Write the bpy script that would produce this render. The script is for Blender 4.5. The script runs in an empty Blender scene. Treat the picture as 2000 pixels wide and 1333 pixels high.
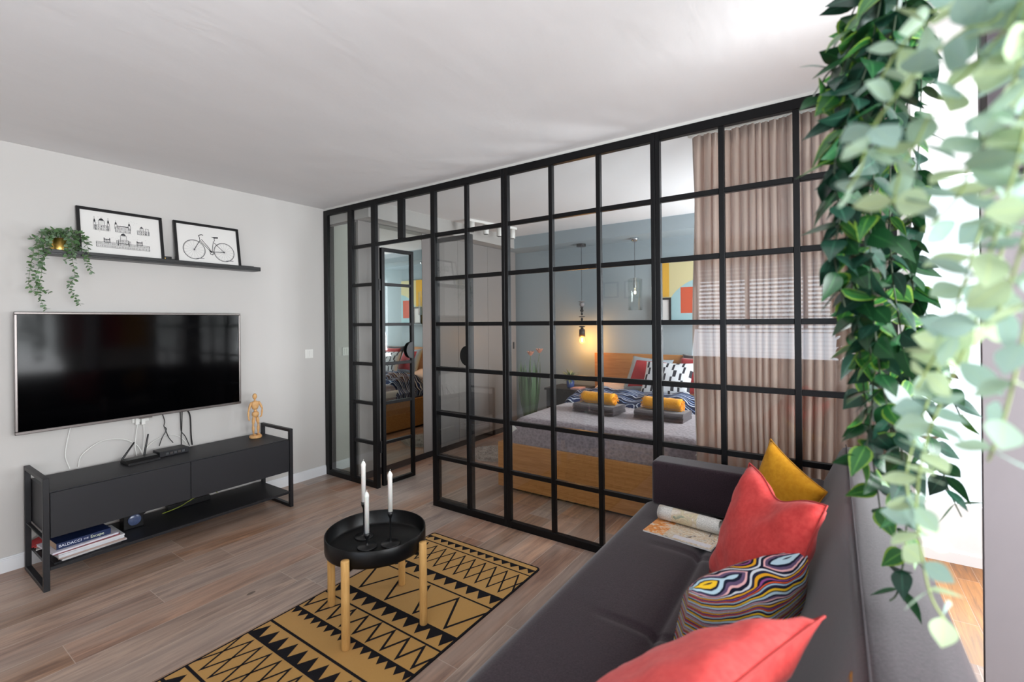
import bpy, bmesh, math, random
from math import sin, cos, pi, radians, sqrt, atan2
from mathutils import Vector, Matrix, Quaternion
random.seed(11)
scene = bpy.context.scene
COL = scene.collection

# ------------------------------------------------------------------ camera
FPX, CX, CY = 913.5, 1000.0, 628.7
YAW, ROLL = radians(34.47), radians(0.58)
CAM = Vector((3.963, -2.637, 1.42))
FW = Vector((-sin(YAW), cos(YAW), 0)); RT = Vector((cos(YAW), sin(YAW), 0)); UP = Vector((0, 0, 1))
cam_d = bpy.data.cameras.new('camera'); cam = bpy.data.objects.new('camera', cam_d); COL.objects.link(cam)
_x = RT * cos(ROLL) - UP * sin(ROLL); _y = RT * sin(ROLL) + UP * cos(ROLL); _z = -FW
_m = Matrix((_x, _y, _z)).transposed().to_4x4(); _m.translation = CAM
cam.matrix_world = _m
cam_d.sensor_width = 36; cam_d.lens = 36 * FPX / 2000; cam_d.shift_y = -(666.5 - CY) / 2000
cam_d.clip_start = 0.02
cam_d.dof.use_dof = True; cam_d.dof.focus_distance = 3.0; cam_d.dof.aperture_fstop = 2.3
scene.camera = cam

# ------------------------------------------------------------------ world, daylight, exposure
scene.view_settings.view_transform = 'Standard'; scene.view_settings.look = 'None'
scene.view_settings.gamma = 1; scene.view_settings.use_curve_mapping = False
scene.view_settings.exposure = 0.17
w = bpy.data.worlds.new('daylight'); scene.world = w; w.use_nodes = True
wb = w.node_tree.nodes['Background']
wb.inputs[0].default_value = (0.86, 0.93, 1.0, 1); wb.inputs[1].default_value = 2.0
try:
    scene.cycles.use_denoising = True
    scene.cycles.max_bounces = 12; scene.cycles.diffuse_bounces = 6; scene.cycles.glossy_bounces = 6
    scene.cycles.transparent_max_bounces = 24; scene.cycles.transmission_bounces = 8
    scene.cycles.sample_clamp_indirect = 4.0
    scene.cycles.blur_glossy = 0.5
except Exception: pass

def area(name, loc, direction, sx, sy, power, color=(1, 1, 1)):
    l = bpy.data.lights.new(name, 'AREA'); l.shape = 'RECTANGLE'; l.size = sx; l.size_y = sy
    l.energy = power; l.color = color
    o = bpy.data.objects.new(name, l); COL.objects.link(o)
    o.location = loc; o.rotation_euler = Vector(direction).to_track_quat('-Z', 'Y').to_euler()
    return o
area('daylight_back_window', (3.35, -4.34, 1.45), (0, 1, .55), 2.0, 1.2, 34, (0.74, 0.86, 1.0))
area('daylight_kitchen_window', (6.36, -1.9, 1.4), (-1, .1, .5), 2.6, 1.5, 300, (0.94, 0.97, 1.0))
area('daylight_balcony_door', (4.95, 1.14, 1.1), (-.25, -1, .0), 1.3, 2.2, 42, (1.0, 0.99, 0.98))
area('daylight_bedroom_window', (4.42, 1.75, 1.45), (-1, 0, .4), 1.4, 1.3, 105, (0.93, 0.95, 1.0))

# ------------------------------------------------------------------ helpers
def ray(px, py):
    x = (px - CX) / FPX; y = (py - CY) / FPX
    u = x * cos(ROLL) - y * sin(ROLL); v = x * sin(ROLL) + y * cos(ROLL)
    return FW + RT * u - UP * v
def at_x(px, py, X): d = ray(px, py); return CAM + d * ((X - CAM.x) / d.x)
def at_y(px, py, Y): d = ray(px, py); return CAM + d * ((Y - CAM.y) / d.y)
def at_z(px, py, Z): d = ray(px, py); return CAM + d * ((Z - CAM.z) / d.z)
def at_d(px, py, D): return CAM + ray(px, py) * D

def lin(c):
    if isinstance(c, str):
        c = tuple(int(c[i:i + 2], 16) / 255 for i in (0, 2, 4))
    return tuple(((v / 12.92) if v <= 0.04045 else ((v + 0.055) / 1.055) ** 2.4) for v in c) + (1,)
class N:
    def __init__(s, m): s.t = m.node_tree; s.n = s.t.nodes; s.l = s.t.links
    def new(s, ty, **k):
        nd = s.n.new(ty)
        for a, b in k.items(): setattr(nd, a, b)
        return nd
    def link(s, a, b): s.l.new(a, b)
    def math(s, op, a, b=None, c=None):
        nd = s.new('ShaderNodeMath', operation=op)
        for i, v in enumerate((a, b, c)):
            if v is None: continue
            if hasattr(v, 'links'): s.link(v, nd.inputs[i])
            else: nd.inputs[i].default_value = v
        return nd.outputs[0]
    def mix(s, f, a, b, mode='MIX'):
        nd = s.new('ShaderNodeMix', data_type='RGBA', blend_type=mode)
        for i, v in ((0, f), (6, a), (7, b)):
            if hasattr(v, 'links'): s.link(v, nd.inputs[i])
            else: nd.inputs[i].default_value = v
        return nd.outputs[2]
    def ramp(s, f, stops, interp='LINEAR'):
        nd = s.new('ShaderNodeValToRGB'); cr = nd.color_ramp; cr.interpolation = interp
        while len(cr.elements) < len(stops): cr.elements.new(0.5)
        for e, (p, c) in zip(cr.elements, stops): e.position = p; e.color = lin(c) if not (isinstance(c, tuple) and len(c) == 4) else c
        s.link(f, nd.inputs[0]); return nd.outputs[0]
    def coord(s, kind='Object', scale=None, rot=None):
        tc = s.new('ShaderNodeTexCoord'); o = tc.outputs[kind]
        if scale or rot:
            mp = s.new('ShaderNodeMapping'); s.link(o, mp.inputs[0])
            if scale: mp.inputs['Scale'].default_value = scale
            if rot: mp.inputs['Rotation'].default_value = rot
            o = mp.outputs[0]
        return o
    def noise(s, vec, scale=5, detail=3, rough=.5, dist=0, out=0):
        nd = s.new('ShaderNodeTexNoise'); nd.inputs['Scale'].default_value = scale
        nd.inputs['Detail'].default_value = detail; nd.inputs['Roughness'].default_value = rough
        nd.inputs['Distortion'].default_value = dist
        if vec is not None: s.link(vec, nd.inputs['Vector'])
        return nd.outputs[out]
    def bump(s, h, strength=.2, dist=.01):
        nd = s.new('ShaderNodeBump'); nd.inputs['Strength'].default_value = strength
        nd.inputs['Distance'].default_value = dist; s.link(h, nd.inputs['Height'])
        s.link(nd.outputs[0], s.b.inputs['Normal']); return nd
def mat(name, color='808080', rough=.5, metal=0, spec=.5, **kw):
    m = bpy.data.materials.new(name); m.use_nodes = True
    g = N(m); b = m.node_tree.nodes['Principled BSDF']; g.b = b; m['_'] = 0
    b.inputs['Base Color'].default_value = lin(color); b.inputs['Roughness'].default_value = rough
    b.inputs['Metallic'].default_value = metal; b.inputs['Specular IOR Level'].default_value = spec
    for k, v in kw.items():
        b.inputs[k.replace('_', ' ')].default_value = v
    return m, g
def flat(name, color, rough=.5, metal=0, spec=.5, nz=0, nscale=40, bump=0, **kw):
    """plain material with a light mottling of its own colour"""
    m, g = mat(name, color, rough, metal, spec, **kw)
    if nz or bump:
        c = g.coord('Object'); n = g.noise(c, nscale, 4, .6)
        if nz:
            a = lin(color); lo = tuple(v * (1 - nz) for v in a[:3]) + (1,); hi = tuple(min(1, v * (1 + nz)) for v in a[:3]) + (1,)
            g.link(g.mix(n, lo, hi), g.b.inputs['Base Color'])
        if bump: g.bump(n, bump, .004)
    return m

class MB:
    """collects faces; becomes ONE mesh object"""
    def __init__(s): s.v = []; s.f = []; s.mi = []; s.sm = []; s.uv = {}
    def add(s, vs, fs, mi=0, sm=False, uvs=None):
        o = len(s.v); s.v += [Vector(v) for v in vs]
        for k, f in enumerate(fs):
            s.f.append([i + o for i in f]); s.mi.append(mi); s.sm.append(sm)
            if uvs: s.uv[len(s.f) - 1] = [uvs[i] for i in f]
        return s
    def box(s, a, b, mi=0, M=None):
        (x0, y0, z0), (x1, y1, z1) = a, b
        vs = [Vector(v) for v in ((x0, y0, z0), (x1, y0, z0), (x1, y1, z0), (x0, y1, z0), (x0, y0, z1), (x1, y0, z1), (x1, y1, z1), (x0, y1, z1))]
        if M: vs = [M @ v for v in vs]
        return s.add(vs, [(0, 3, 2, 1), (4, 5, 6, 7), (0, 1, 5, 4), (1, 2, 6, 5), (2, 3, 7, 6), (3, 0, 4, 7)], mi)
    def cyl(s, p0, p1, r0, r1=None, n=16, mi=0, caps=True, sm=True):
        r1 = r0 if r1 is None else r1; p0 = Vector(p0); p1 = Vector(p1)
        q = (p1 - p0).to_track_quat('Z', 'Y'); vs = []
        for p, r in ((p0, r0), (p1, r1)):
            for i in range(n):
                a = 2 * pi * i / n; vs.append(p + q @ Vector((r * cos(a), r * sin(a), 0)))
        s.add(vs, [(i, (i + 1) % n, n + (i + 1) % n, n + i) for i in range(n)], mi, sm)
        if caps:
            s.add(vs[:n], [tuple(range(n))[::-1]], mi); s.add(vs[n:], [tuple(range(n))], mi)
        return s
    def lathe(s, prof, M=None, n=24, mi=0, sm=True):
        """prof: (r, z) list"""
        M = M or Matrix(); vs = []
        for r, z in prof:
            for i in range(n):
                a = 2 * pi * i / n; vs.append(M @ Vector((max(r, 1e-5) * cos(a), max(r, 1e-5) * sin(a), z)))
        fs = [(k * n + i, k * n + (i + 1) % n, (k + 1) * n + (i + 1) % n, (k + 1) * n + i) for k in range(len(prof) - 1) for i in range(n)]
        return s.add(vs, fs, mi, sm)
    def ell(s, c, r, M=None, n=16, mi=0):
        c = Vector(c); r = Vector(r) if hasattr(r, '__len__') else Vector((r, r, r))
        L = Matrix.Translation(c) @ (M or Matrix()) @ Matrix.Diagonal((r.x, r.y, r.z, 1))
        return s.lathe([(sin(pi * k / (n // 2)), -cos(pi * k / (n // 2))) for k in range(n // 2 + 1)], L, n, mi)
    def tube(s, pts, r, n=8, mi=0, caps=True):
        pts = [Vector(p) for p in pts]; rs = r if hasattr(r, '__len__') else [r] * len(pts)
        vs = []; q0 = None
        for k, p in enumerate(pts):
            d = (pts[min(k + 1, len(pts) - 1)] - pts[max(k - 1, 0)]).normalized()
            if q0 is None: q0 = d.to_track_quat('Z', 'Y')
            else: q0 = (q0 @ Vector((0, 0, 1))).rotation_difference(d) @ q0
            for i in range(n):
                a = 2 * pi * i / n; vs.append(p + q0 @ Vector((rs[k] * cos(a), rs[k] * sin(a), 0)))
        s.add(vs, [(k * n + i, k * n + (i + 1) % n, (k + 1) * n + (i + 1) % n, (k + 1) * n + i) for k in range(len(pts) - 1) for i in range(n)], mi, True)
        if caps: s.add(vs[:n], [tuple(range(n))[::-1]], mi); s.add(vs[-n:], [tuple(range(n))], mi)
        return s
    def prism(s, poly, h, M=None, mi=0):
        """poly: (x,y) ccw, extruded 0..h along z"""
        M = M or Matrix(); n = len(poly)
        vs = [M @ Vector((x, y, 0)) for x, y in poly] + [M @ Vector((x, y, h)) for x, y in poly]
        return s.add(vs, [tuple(range(n))[::-1], tuple(range(n, 2 * n))] + [(i, (i + 1) % n, n + (i + 1) % n, n + i) for i in range(n)], mi)
    def build(s, name, mats, parent=None, bevel=0, seg=2, subsurf=0, solid=0, shift=None, autosm=False):
        me = bpy.data.meshes.new(name)
        vs = [tuple(v) for v in s.v]
        if shift is not None: vs = [tuple(Vector(v) - Vector(shift)) for v in vs]
        me.from_pydata(vs, [], s.f)
        mats = mats if isinstance(mats, (list, tuple)) else [mats]
        for m in mats: me.materials.append(m)
        me.polygons.foreach_set('material_index', s.mi); me.polygons.foreach_set('use_smooth', s.sm)
        if s.uv:
            ul = me.uv_layers.new(name='uv')
            for fi, us in s.uv.items():
                for li, u in zip(me.polygons[fi].loop_indices, us): ul.data[li].uv = u
        me.update()
        o = bpy.data.objects.new(name, me); COL.objects.link(o)
        if parent: o.parent = parent
        if shift is not None and not parent: o.location = shift
        if bevel:
            b = o.modifiers.new('bevel', 'BEVEL'); b.width = bevel; b.segments = seg; b.limit_method = 'ANGLE'; b.angle_limit = radians(40)
            b.harden_normals = False
        if subsurf:
            u = o.modifiers.new('sub', 'SUBSURF'); u.levels = subsurf; u.render_levels = subsurf
        if solid:
            d = o.modifiers.new('thick', 'SOLIDIFY'); d.thickness = solid; d.offset = 0
        return o
def tag(o, label=None, cat=None, group=None, kind=None):
    if label: o['label'] = label
    if cat: o['category'] = cat
    if group: o['group'] = group
    if kind: o['kind'] = kind
    return o
def thing(name, loc, label, cat, group=None, rz=0):
    o = bpy.data.objects.new(name, None); COL.objects.link(o); o.location = loc; o.rotation_euler = (0, 0, rz)
    o.empty_display_size = .05
    return tag(o, label, cat, group)
def world_part(mb, name, mats, root, **k):
    """geometry given in world coordinates, stored relative to its unrotated thing"""
    return mb.build(name, mats, root, shift=root.location, **k)
def wsub(mb, name, mats, part, root, **k):
    return mb.build(name, mats, part, shift=root.location, **k)
def struct(o): o['kind'] = 'structure'; return o
def copy_tree(o, parent=None):
    c = o.copy(); COL.objects.link(c)
    if parent: c.parent = parent
    for ch in list(o.children): copy_tree(ch, c)
    return c
def text_mesh(txt, size, depth, M, mats, name, parent, shift):
    cu = bpy.data.curves.new(name, 'FONT'); cu.body = txt; cu.size = size; cu.extrude = depth
    cu.align_x = 'LEFT'; cu.align_y = 'CENTER'
    to = bpy.data.objects.new(name, cu); COL.objects.link(to)
    dg = bpy.context.evaluated_depsgraph_get(); me = bpy.data.meshes.new_from_object(to.evaluated_get(dg))
    bpy.data.objects.remove(to, do_unlink=True)
    me.transform(Matrix.Translation(-Vector(shift)) @ M)
    me.materials.clear(); me.materials.append(mats)
    o = bpy.data.objects.new(name, me); COL.objects.link(o); o.parent = parent; return o
def frame_M(origin, ex, ey, ez=None):
    ex = Vector(ex).normalized(); ey = Vector(ey).normalized(); ez = Vector(ez) if ez else ex.cross(ey)
    m = Matrix((ex, ey, ez)).transposed().to_4x4(); m.translation = Vector(origin); return m

# ------------------------------------------------------------------ materials
BLK = flat('black_steel', '08080a', .38, .0, .25, nz=.15)
WALLM, g = mat('wall_paint', 'c1bebb', .85, 0, .2); g.bump(g.noise(g.coord(), 180, 3), .05, .002)
CEIL, g = mat('ceiling_paint', 'd6d5d3', .9, 0, .2)
n_ = g.noise(g.coord('Object', (1.2, .5, 1)), 3, 5, .6); g.link(g.mix(n_, lin('dbdadb'), lin('e4e3e4')), g.b.inputs['Base Color']); g.bump(n_, .25, .02)
WHT = flat('white_paint', 'dcdde0', .45)
BLUEW, g = mat('blue_grey_paint', '98a5ab', .75, 0, .25); g.bump(g.noise(g.coord(), 150, 3), .05, .002)
GREYP = flat('grey_lacquer', '7c7876', .38, 0, .35)
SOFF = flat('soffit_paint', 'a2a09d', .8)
def planks(name, cols, w=.1945, L=1.15, x0=.544):
    m, g = mat(name, '80706a', .36, 0, .4)
    sep = g.new('ShaderNodeSeparateXYZ'); g.link(g.coord('Object'), sep.inputs[0])
    X = g.math('DIVIDE', g.math('SUBTRACT', sep.outputs[0], x0), w); row = g.math('FLOOR', X); fx = g.math('FRACT', X)
    wn = g.new('ShaderNodeTexWhiteNoise', noise_dimensions='1D'); g.link(row, wn.inputs['W'])
    Y = g.math('ADD', g.math('DIVIDE', sep.outputs[1], L), g.math('MULTIPLY', wn.outputs['Value'], 7.3)); colm = g.math('FLOOR', Y); fy = g.math('FRACT', Y)
    cb = g.new('ShaderNodeCombineXYZ'); g.link(row, cb.inputs[0]); g.link(colm, cb.inputs[1])
    w2 = g.new('ShaderNodeTexWhiteNoise', noise_dimensions='3D'); g.link(cb.outputs[0], w2.inputs['Vector'])
    base = g.ramp(w2.outputs['Value'], [(i / (len(cols) - 1), c) for i, c in enumerate(cols)])
    # grain: stretched along y, shifted per plank
    mp = g.new('ShaderNodeMapping'); mp.inputs['Scale'].default_value = (14, 1.1, 1)
    g.link(g.coord('Object'), mp.inputs[0])
    vm = g.new('ShaderNodeVectorMath', operation='SCALE'); g.link(w2.outputs['Color'], vm.inputs[0]); vm.inputs['Scale'].default_value = 30
    g.link(vm.outputs[0], mp.inputs['Location'])
    gr = g.noise(mp.outputs[0], 2.2, 6, .62, 1.2)
    c1 = g.mix(g.ramp(gr, [(.35, (0, 0, 0, 1)), (.75, (1, 1, 1, 1))]), (.52, .50, .52, 1), (1.2, 1.14, 1.08, 1))
    c = g.mix(1.0, base, c1, 'MULTIPLY')
    pt = g.noise(g.coord('Object', (3.2, .8, 1)), 1.5, 3, .5, .6)
    c = g.mix(g.math('MULTIPLY', g.ramp(pt, [(.42, (0, 0, 0, 1)), (.68, (1, 1, 1, 1))]), .55), c, lin(cols[0]))
    vo = g.new('ShaderNodeTexVoronoi'); vo.inputs['Scale'].default_value = 1.9; g.link(g.coord('Object', (1.6, .8, 1)), vo.inputs['Vector'])
    dn = g.noise(g.coord('Object', (30, 8, 1)), 1.5, 3)
    kn = g.math('LESS_THAN', g.math('ADD', vo.outputs['Distance'], g.math('MULTIPLY', dn, .05)), .062)
    c = g.mix(g.math('MULTIPLY', kn, .7), c, lin('2c211c'))
    e = g.math('ADD', g.math('LESS_THAN', fx, .016), g.math('LESS_THAN', fy, .0022))
    c = g.mix(g.math('MINIMUM', e, .75), c, lin('c4b4a8'))
    g.link(c, g.b.inputs['Base Color'])
    g.link(g.math('MULTIPLY_ADD', gr, .22, .26), g.b.inputs['Roughness'])
    g.bump(g.math('SUBTRACT', gr, g.math('MULTIPLY', e, 1.5)), .12, .002)
    return m
FLOORM = planks('grey_brown_oak_planks', ['b3a195', 'cb9f80', '8d7768', 'd2a688', 'b0a49c', 'a17a64', 'c0a18e'])
FLOOR2 = planks('warm_oak_planks', ['b07c48', 'bd8a52', 'a87340', 'b8824c'], .09, .8)
def wood(name, a, b, scale=(1, 1, 1), rough=.45):
    m, g = mat(name, a, rough, 0, .35)
    n = g.noise(g.coord('Object', scale), 6, 5, .6, .8)
    g.link(g.mix(g.ramp(n, [(.3, (0, 0, 0, 1)), (.7, (1, 1, 1, 1))]), lin(a), lin(b)), g.b.inputs['Base Color']); g.bump(n, .06, .002)
    return m
OAKBED = wood('oak_veneer', 'a8703a', 'c28a50', (.7, 8, 14))
BIRCH = wood('birch_wood', 'c99a5a', 'daae6e', (20, 20, 2))
MANN = wood('beech_wood', 'c6965e', 'd9ac78', (20, 20, 4), .5)
def fabric(name, a, b, scale=350, bump=.35, rough=.95, sheen=.3):
    m, g = mat(name, a, rough, 0, .15); n = g.noise(g.coord(), scale, 2, .6)
    n2 = g.noise(g.coord(), 14, 3, .5)
    c = g.mix(g.ramp(n, [(.35, (0, 0, 0, 1)), (.65, (1, 1, 1, 1))]), lin(a), lin(b))
    g.link(g.mix(g.math('MULTIPLY', n2, .25), c, lin(a)), g.b.inputs['Base Color'])
    g.b.inputs['Sheen Weight'].default_value = sheen; g.bump(n, bump, .0015); return m
SOFAM = fabric('plum_grey_upholstery', '1b1016', '33242c', 260, .5)
CORAL = fabric('coral_velvet', 'c23c3b', 'd04a46', 60, .15, .85, .12)
YELV = fabric('mustard_velvet', 'c08418', 'cd9422', 60, .15, .85, .1)
def marbled(name, stops, nsc=2.6, dist=.42, wscale=2.2, cs='UV', wd=4.5):
    m, g = mat(name, '202030', .9, 0, .1)
    uv = g.coord(cs)
    d = g.noise(uv, nsc, 2, .45, 0, 1); vm = g.new('ShaderNodeVectorMath', operation='MULTIPLY_ADD')
    g.link(d, vm.inputs[0]); vm.inputs[1].default_value = (dist * .2,) * 3; g.link(uv, vm.inputs[2])
    wv = g.new('ShaderNodeTexWave', wave_type='BANDS', bands_direction='Y', wave_profile='SAW'); g.link(vm.outputs[0], wv.inputs['Vector'])
    wv.inputs['Scale'].default_value = wscale; wv.inputs['Distortion'].default_value = wd; wv.inputs['Detail'].default_value = 1.5
    wv.inputs['Detail Scale'].default_value = 1.2
    g.link(g.ramp(wv.outputs['Fac'], stops, 'CONSTANT'), g.b.inputs['Base Color']); return m
MARB = marbled('marbled_print_fabric', [(0, '161a2c'), (.07, 'd9b02a'), (.15, '1a1a2a'), (.2, 'a9c3cf'), (.29, '181c2e'), (.34, '5a4a66'), (.4, 'd8a6a8'), (.44, '15182a'), (.5, 'c8ccd4'), (.54, '232438'), (.6, 'd49a22'), (.66, '16182a'), (.71, '8a4a86'), (.75, '1a1c2e'), (.8, 'e0592c'), (.84, '15182a'), (.88, '9db8c8'), (.94, '2b2c44')])
DUVET = marbled('navy_wave_print_cotton', [(0, '121d3a'), (.22, 'ccd2dc'), (.32, '1a2d58'), (.52, 'b4bece'), (.60, '13203e'), (.82, '7f93b6'), (.9, '101a34')], wscale=3.6, dist=.9, cs='Object', nsc=5, wd=3)
GLASS = bpy.data.materials.new('clear_glass'); GLASS.use_nodes = True
g = N(GLASS); g.n.clear(); out = g.new('ShaderNodeOutputMaterial'); tr = g.new('ShaderNodeBsdfTransparent'); tr.inputs[0].default_value = (.955, .965, .96, 1)
gl = g.new('ShaderNodeBsdfGlossy'); gl.inputs['Roughness'].default_value = 0.004; gl.inputs[0].default_value = (1, 1, 1, 1)
fr = g.new('ShaderNodeFresnel'); fr.inputs[0].default_value = 1.6
ge = g.new('ShaderNodeNewGeometry'); mx = g.new('ShaderNodeMixShader')
g.link(g.math('MULTIPLY', g.math('MULTIPLY', fr.outputs[0], 1.25), g.math('SUBTRACT', 1.0, ge.outputs['Backfacing'])), mx.inputs[0])
g.link(tr.outputs[0], mx.inputs[1]); g.link(gl.outputs[0], mx.inputs[2]); g.link(mx.outputs[0], out.inputs[0])
MIRROR = flat('mirror_glass', 'd6dcd6', .01, 1)
SILVER = flat('brushed_silver', '746e6c', .34, 1)
CHROME = flat('chrome', 'd0d4d8', .12, 1)
BRASS = flat('brushed_brass', 'd8b260', .34, 1)
SCREEN = flat('glossy_black_screen', '020203', .08, 0, .1)
BLKP = flat('black_plastic', '101012', .35)
DGREY = flat('anthracite_lacquer', '222226', .5, 0, .35)
DGREY2 = flat('charcoal_metal', '1c1c20', .45, 0, .4)
WPL = flat('white_plastic', 'dddcd8', .35)
CANDLE = flat('white_wax', 'e8e4e0', .5, 0, .4, Subsurface_Weight=.2)
PAPER = flat('white_paper', 'd9d7d4', .85)
INK = flat('black_ink', '26262a', .9)
GREYINK = flat('grey_ink', '77777c', .9)
# ================================================================== SETTING
H = 2.5; YB = -4.2; XR = 6.2; YH = 2.7; YD = 0.97
def slab(name, a, b, m, **k): return struct(MB().box(a, b).build(name, m, **k))
def wall_holes(name, axis, pos, th, u0, u1, z0, z1, holes, m):
    """wall plane with rectangular openings; axis 'x': lies at x=pos..pos+th and runs along y"""
    mb = MB(); us = sorted({u0, u1} | {h[0] for h in holes} | {h[1] for h in holes}); zs = sorted({z0, z1} | {h[2] for h in holes} | {h[3] for h in holes})
    for i in range(len(us) - 1):
        for j in range(len(zs) - 1):
            cu, cz = (us[i] + us[i + 1]) / 2, (zs[j] + zs[j + 1]) / 2
            if any(h[0] < cu < h[1] and h[2] < cz < h[3] for h in holes): continue
            if axis == 'x': mb.box((pos, us[i], zs[j]), (pos + th, us[i + 1], zs[j + 1]))
            else: mb.box((us[i], pos, zs[j]), (us[i + 1], pos + th, zs[j + 1]))
    return struct(mb.build(name, m))
mb = MB().box((-.15, YB - .15, -.1), (4.25, YH + .15, 0)).box((4.25, YB - .15, -.1), (XR + .15, .0, 0))
struct(mb.build('floor', FLOORM))
slab('floor', (4.25, 0, -.1), (XR + .15, YD + .15, 0.0), FLOOR2)
mb = MB().box((-.15, YB - .15, H), (4.25, YH + .15, H + .12)).box((4.25, YB - .15, H), (XR + .15, YD + .15, H + .12))
struct(mb.build('ceiling', CEIL))
slab('wall_left', (-.15, YB - .15, 0), (0, YH + .15, H), WALLM)
wall_holes('wall_back', 'y', YB - .15, .15, 0, XR, 0, H, [(2.35, 4.35, .9, 2.2)], WALLM)
wall_holes('wall_right', 'x', XR, .15, YB - .15, YD + .15, 0, H, [(-3.2, -.6, .85, 2.35)], WALLM)
wall_holes('wall_bedroom', 'x', 4.2, .05, 0.04, YH, 0, H, [(1.05, 2.45, .9, 2.2)], WALLM)
slab('wall_kitchen', (4.347, -.6, 0), (4.96, -.575, H), flat('warm_grey_paint', '767073', .85))
wall_holes('wall_balcony', 'y', YD, .15, 4.25, XR, 0, H, [(4.3, 5.6, 0.0, 2.3)], WHT)
slab('wall_headboard', (0, YH, 0), (4.25, YH + .15, H), BLUEW)
slab('trim_1', (0, 2.3, 2.35), (4.2, YH, H), BLUEW)           # lowered soffit above the headboard
slab('trim_2', (0, .0305, 2.352), (.62, 2.3, H), SOFF)          # soffit above the wardrobes
def baseb(name, a, b, nx, ny):
    mb = MB(); a = Vector(a); b = Vector(b); n = Vector((nx, ny, 0))
    for z0, z1, t in ((0, .07, .014), (.07, .078, .011), (.078, .086, .007)):
        p, q = a, b + n * t
        mb.box((min(p.x, q.x), min(p.y, q.y), z0), (max(p.x, q.x), max(p.y, q.y), z1))
    return struct(mb.build(name, WHT))
baseb('baseboard_left', (0.0, YB, 0), (0.0, 0, 0), 1, 0)
# windows (behind the camera, in the kitchen, behind the curtain) and balcony door
def window(name, axis, pos, u0, u1, z0, z1, muls, fr=.05, door=False):
    def bx(mb, ua, ub, za, zb, t0, t1):
        if axis == 'x': mb.box((pos + t0, ua, za), (pos + t1, ub, zb))
        else: mb.box((ua, pos + t0, za), (ub, pos + t1, zb))
    mb = MB()
    bx(mb, u0, u0 + fr, z0, z1, 0, .05); bx(mb, u1 - fr, u1, z0, z1, 0, .05)
    bx(mb, u0 + fr, u1 - fr, z0, z0 + fr, 0, .05); bx(mb, u0 + fr, u1 - fr, z1 - fr, z1, 0, .05)
    for m_ in muls: bx(mb, m_ - fr / 2, m_ + fr / 2, z0 + fr, z1 - fr, .001, .049)
    o = struct(mb.build(name, WHT))
    gl_ = MB(); bx(gl_, u0 + fr, u1 - fr, z0 + fr, z1 - fr, .022, .028); gl_.build('pane', GLASS, o)
    return o
window('window_1', 'y', YB - .1, 2.35, 4.35, .9, 2.2, [3.02, 3.68])
bl = thing('window_blind', (3.35, YB - .03, 2.18), 'white horizontal slat blind hanging in the window behind the viewer', 'blind')
mb = MB()
for k in range(23):
    zz = .98 + k * .052; mb.box((2.40, -.025, -.0006), (4.30, .025, .0006), M=Matrix.Translation((0, YB - .03, zz)) @ Matrix.Rotation(radians(28), 4, 'X'))
world_part(mb, 'slats', WHT, bl); world_part(MB().box((2.39, YB - .05, 2.172), (4.31, YB - .01, 2.199)), 'head_rail', WPL, bl)
window('window_2', 'x', XR + .05, -3.2, -.6, .85, 2.35, [-1.9])
window('window_3', 'x', 4.2, 1.05, 2.45, .9, 2.2, [1.75], fr=.045)
dd = window('door_2', 'y', YD + .05, 4.3, 5.6, 0.0, 2.3, [4.95], fr=.06)
MB().box((4.36, YD + .06, .06), (4.92, YD + .09, .34)).box((4.98, YD + .06, .06), (5.54, YD + .09, .34)).build('kick_panel', WHT, dd)

# ================================================================== GLASS PARTITION
BARS = (0.06, 0.394, 0.715, 1.052, 1.415, 1.748, 2.094, 2.460, 2.792, 3.140, 3.487, 3.822, 4.18)
RAILS = (2.096, 1.756, 1.407, 1.063, .722, .38)
D0, D1 = 0.0, .036
gp = thing('glass_partition', (1.4, 0, 0), 'black steel framed glass partition wall of square panes between living room and bedroom', 'partition')
def panel(x0, x1, bars, w0=.03, w1=.03, rails=RAILS, bottom=True, zlo=0.0, zhi=2.482, glass=True, ww=.028, name='fixed_panel', y0=D0, y1=D1, ztop=.05, root=gp, zbot=.048):
    mb = MB()
    mb.box((x0, y0, zlo), (x0 + w0, y1, zhi)).box((x1 - w1, y0, zlo), (x1, y1, zhi))
    mb.box((x0 + w0, y0, zhi - ztop), (x1 - w1, y1, zhi))
    if bottom: mb.box((x0 + w0, y0, zlo), (x1 - w1, y1, zlo + zbot))
    for b in bars: mb.box((b - ww / 2, y0 + .002, zlo + (zbot if bottom else 0)), (b + ww / 2, y1 - .002, zhi - ztop))
    for r in rails:
        xs = [x0 + w0] + [v for b in bars for v in (b - ww / 2, b + ww / 2)] + [x1 - w1]
        for i in range(0, len(xs), 2): mb.box((xs[i], y0 + .003, r - .014), (xs[i + 1], y1 - .003, r + .014))
    o = world_part(mb, name, BLK, root, bevel=.002, seg=1)
    if glass:
        gm = MB(); ym = (y0 + y1) / 2
        gm.box((x0 + w0 - .003, ym - .003, zlo + (zbot if bottom else .0) - .003), (x1 - w1 + .003, ym + .003, zhi - ztop + .003))
        wsub(gm, 'glass', GLASS, o, root)
    return o
panel(0.002, .385, [], .06, .02, rails=())
panel(.386, .742, [], .04, .055)
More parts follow.
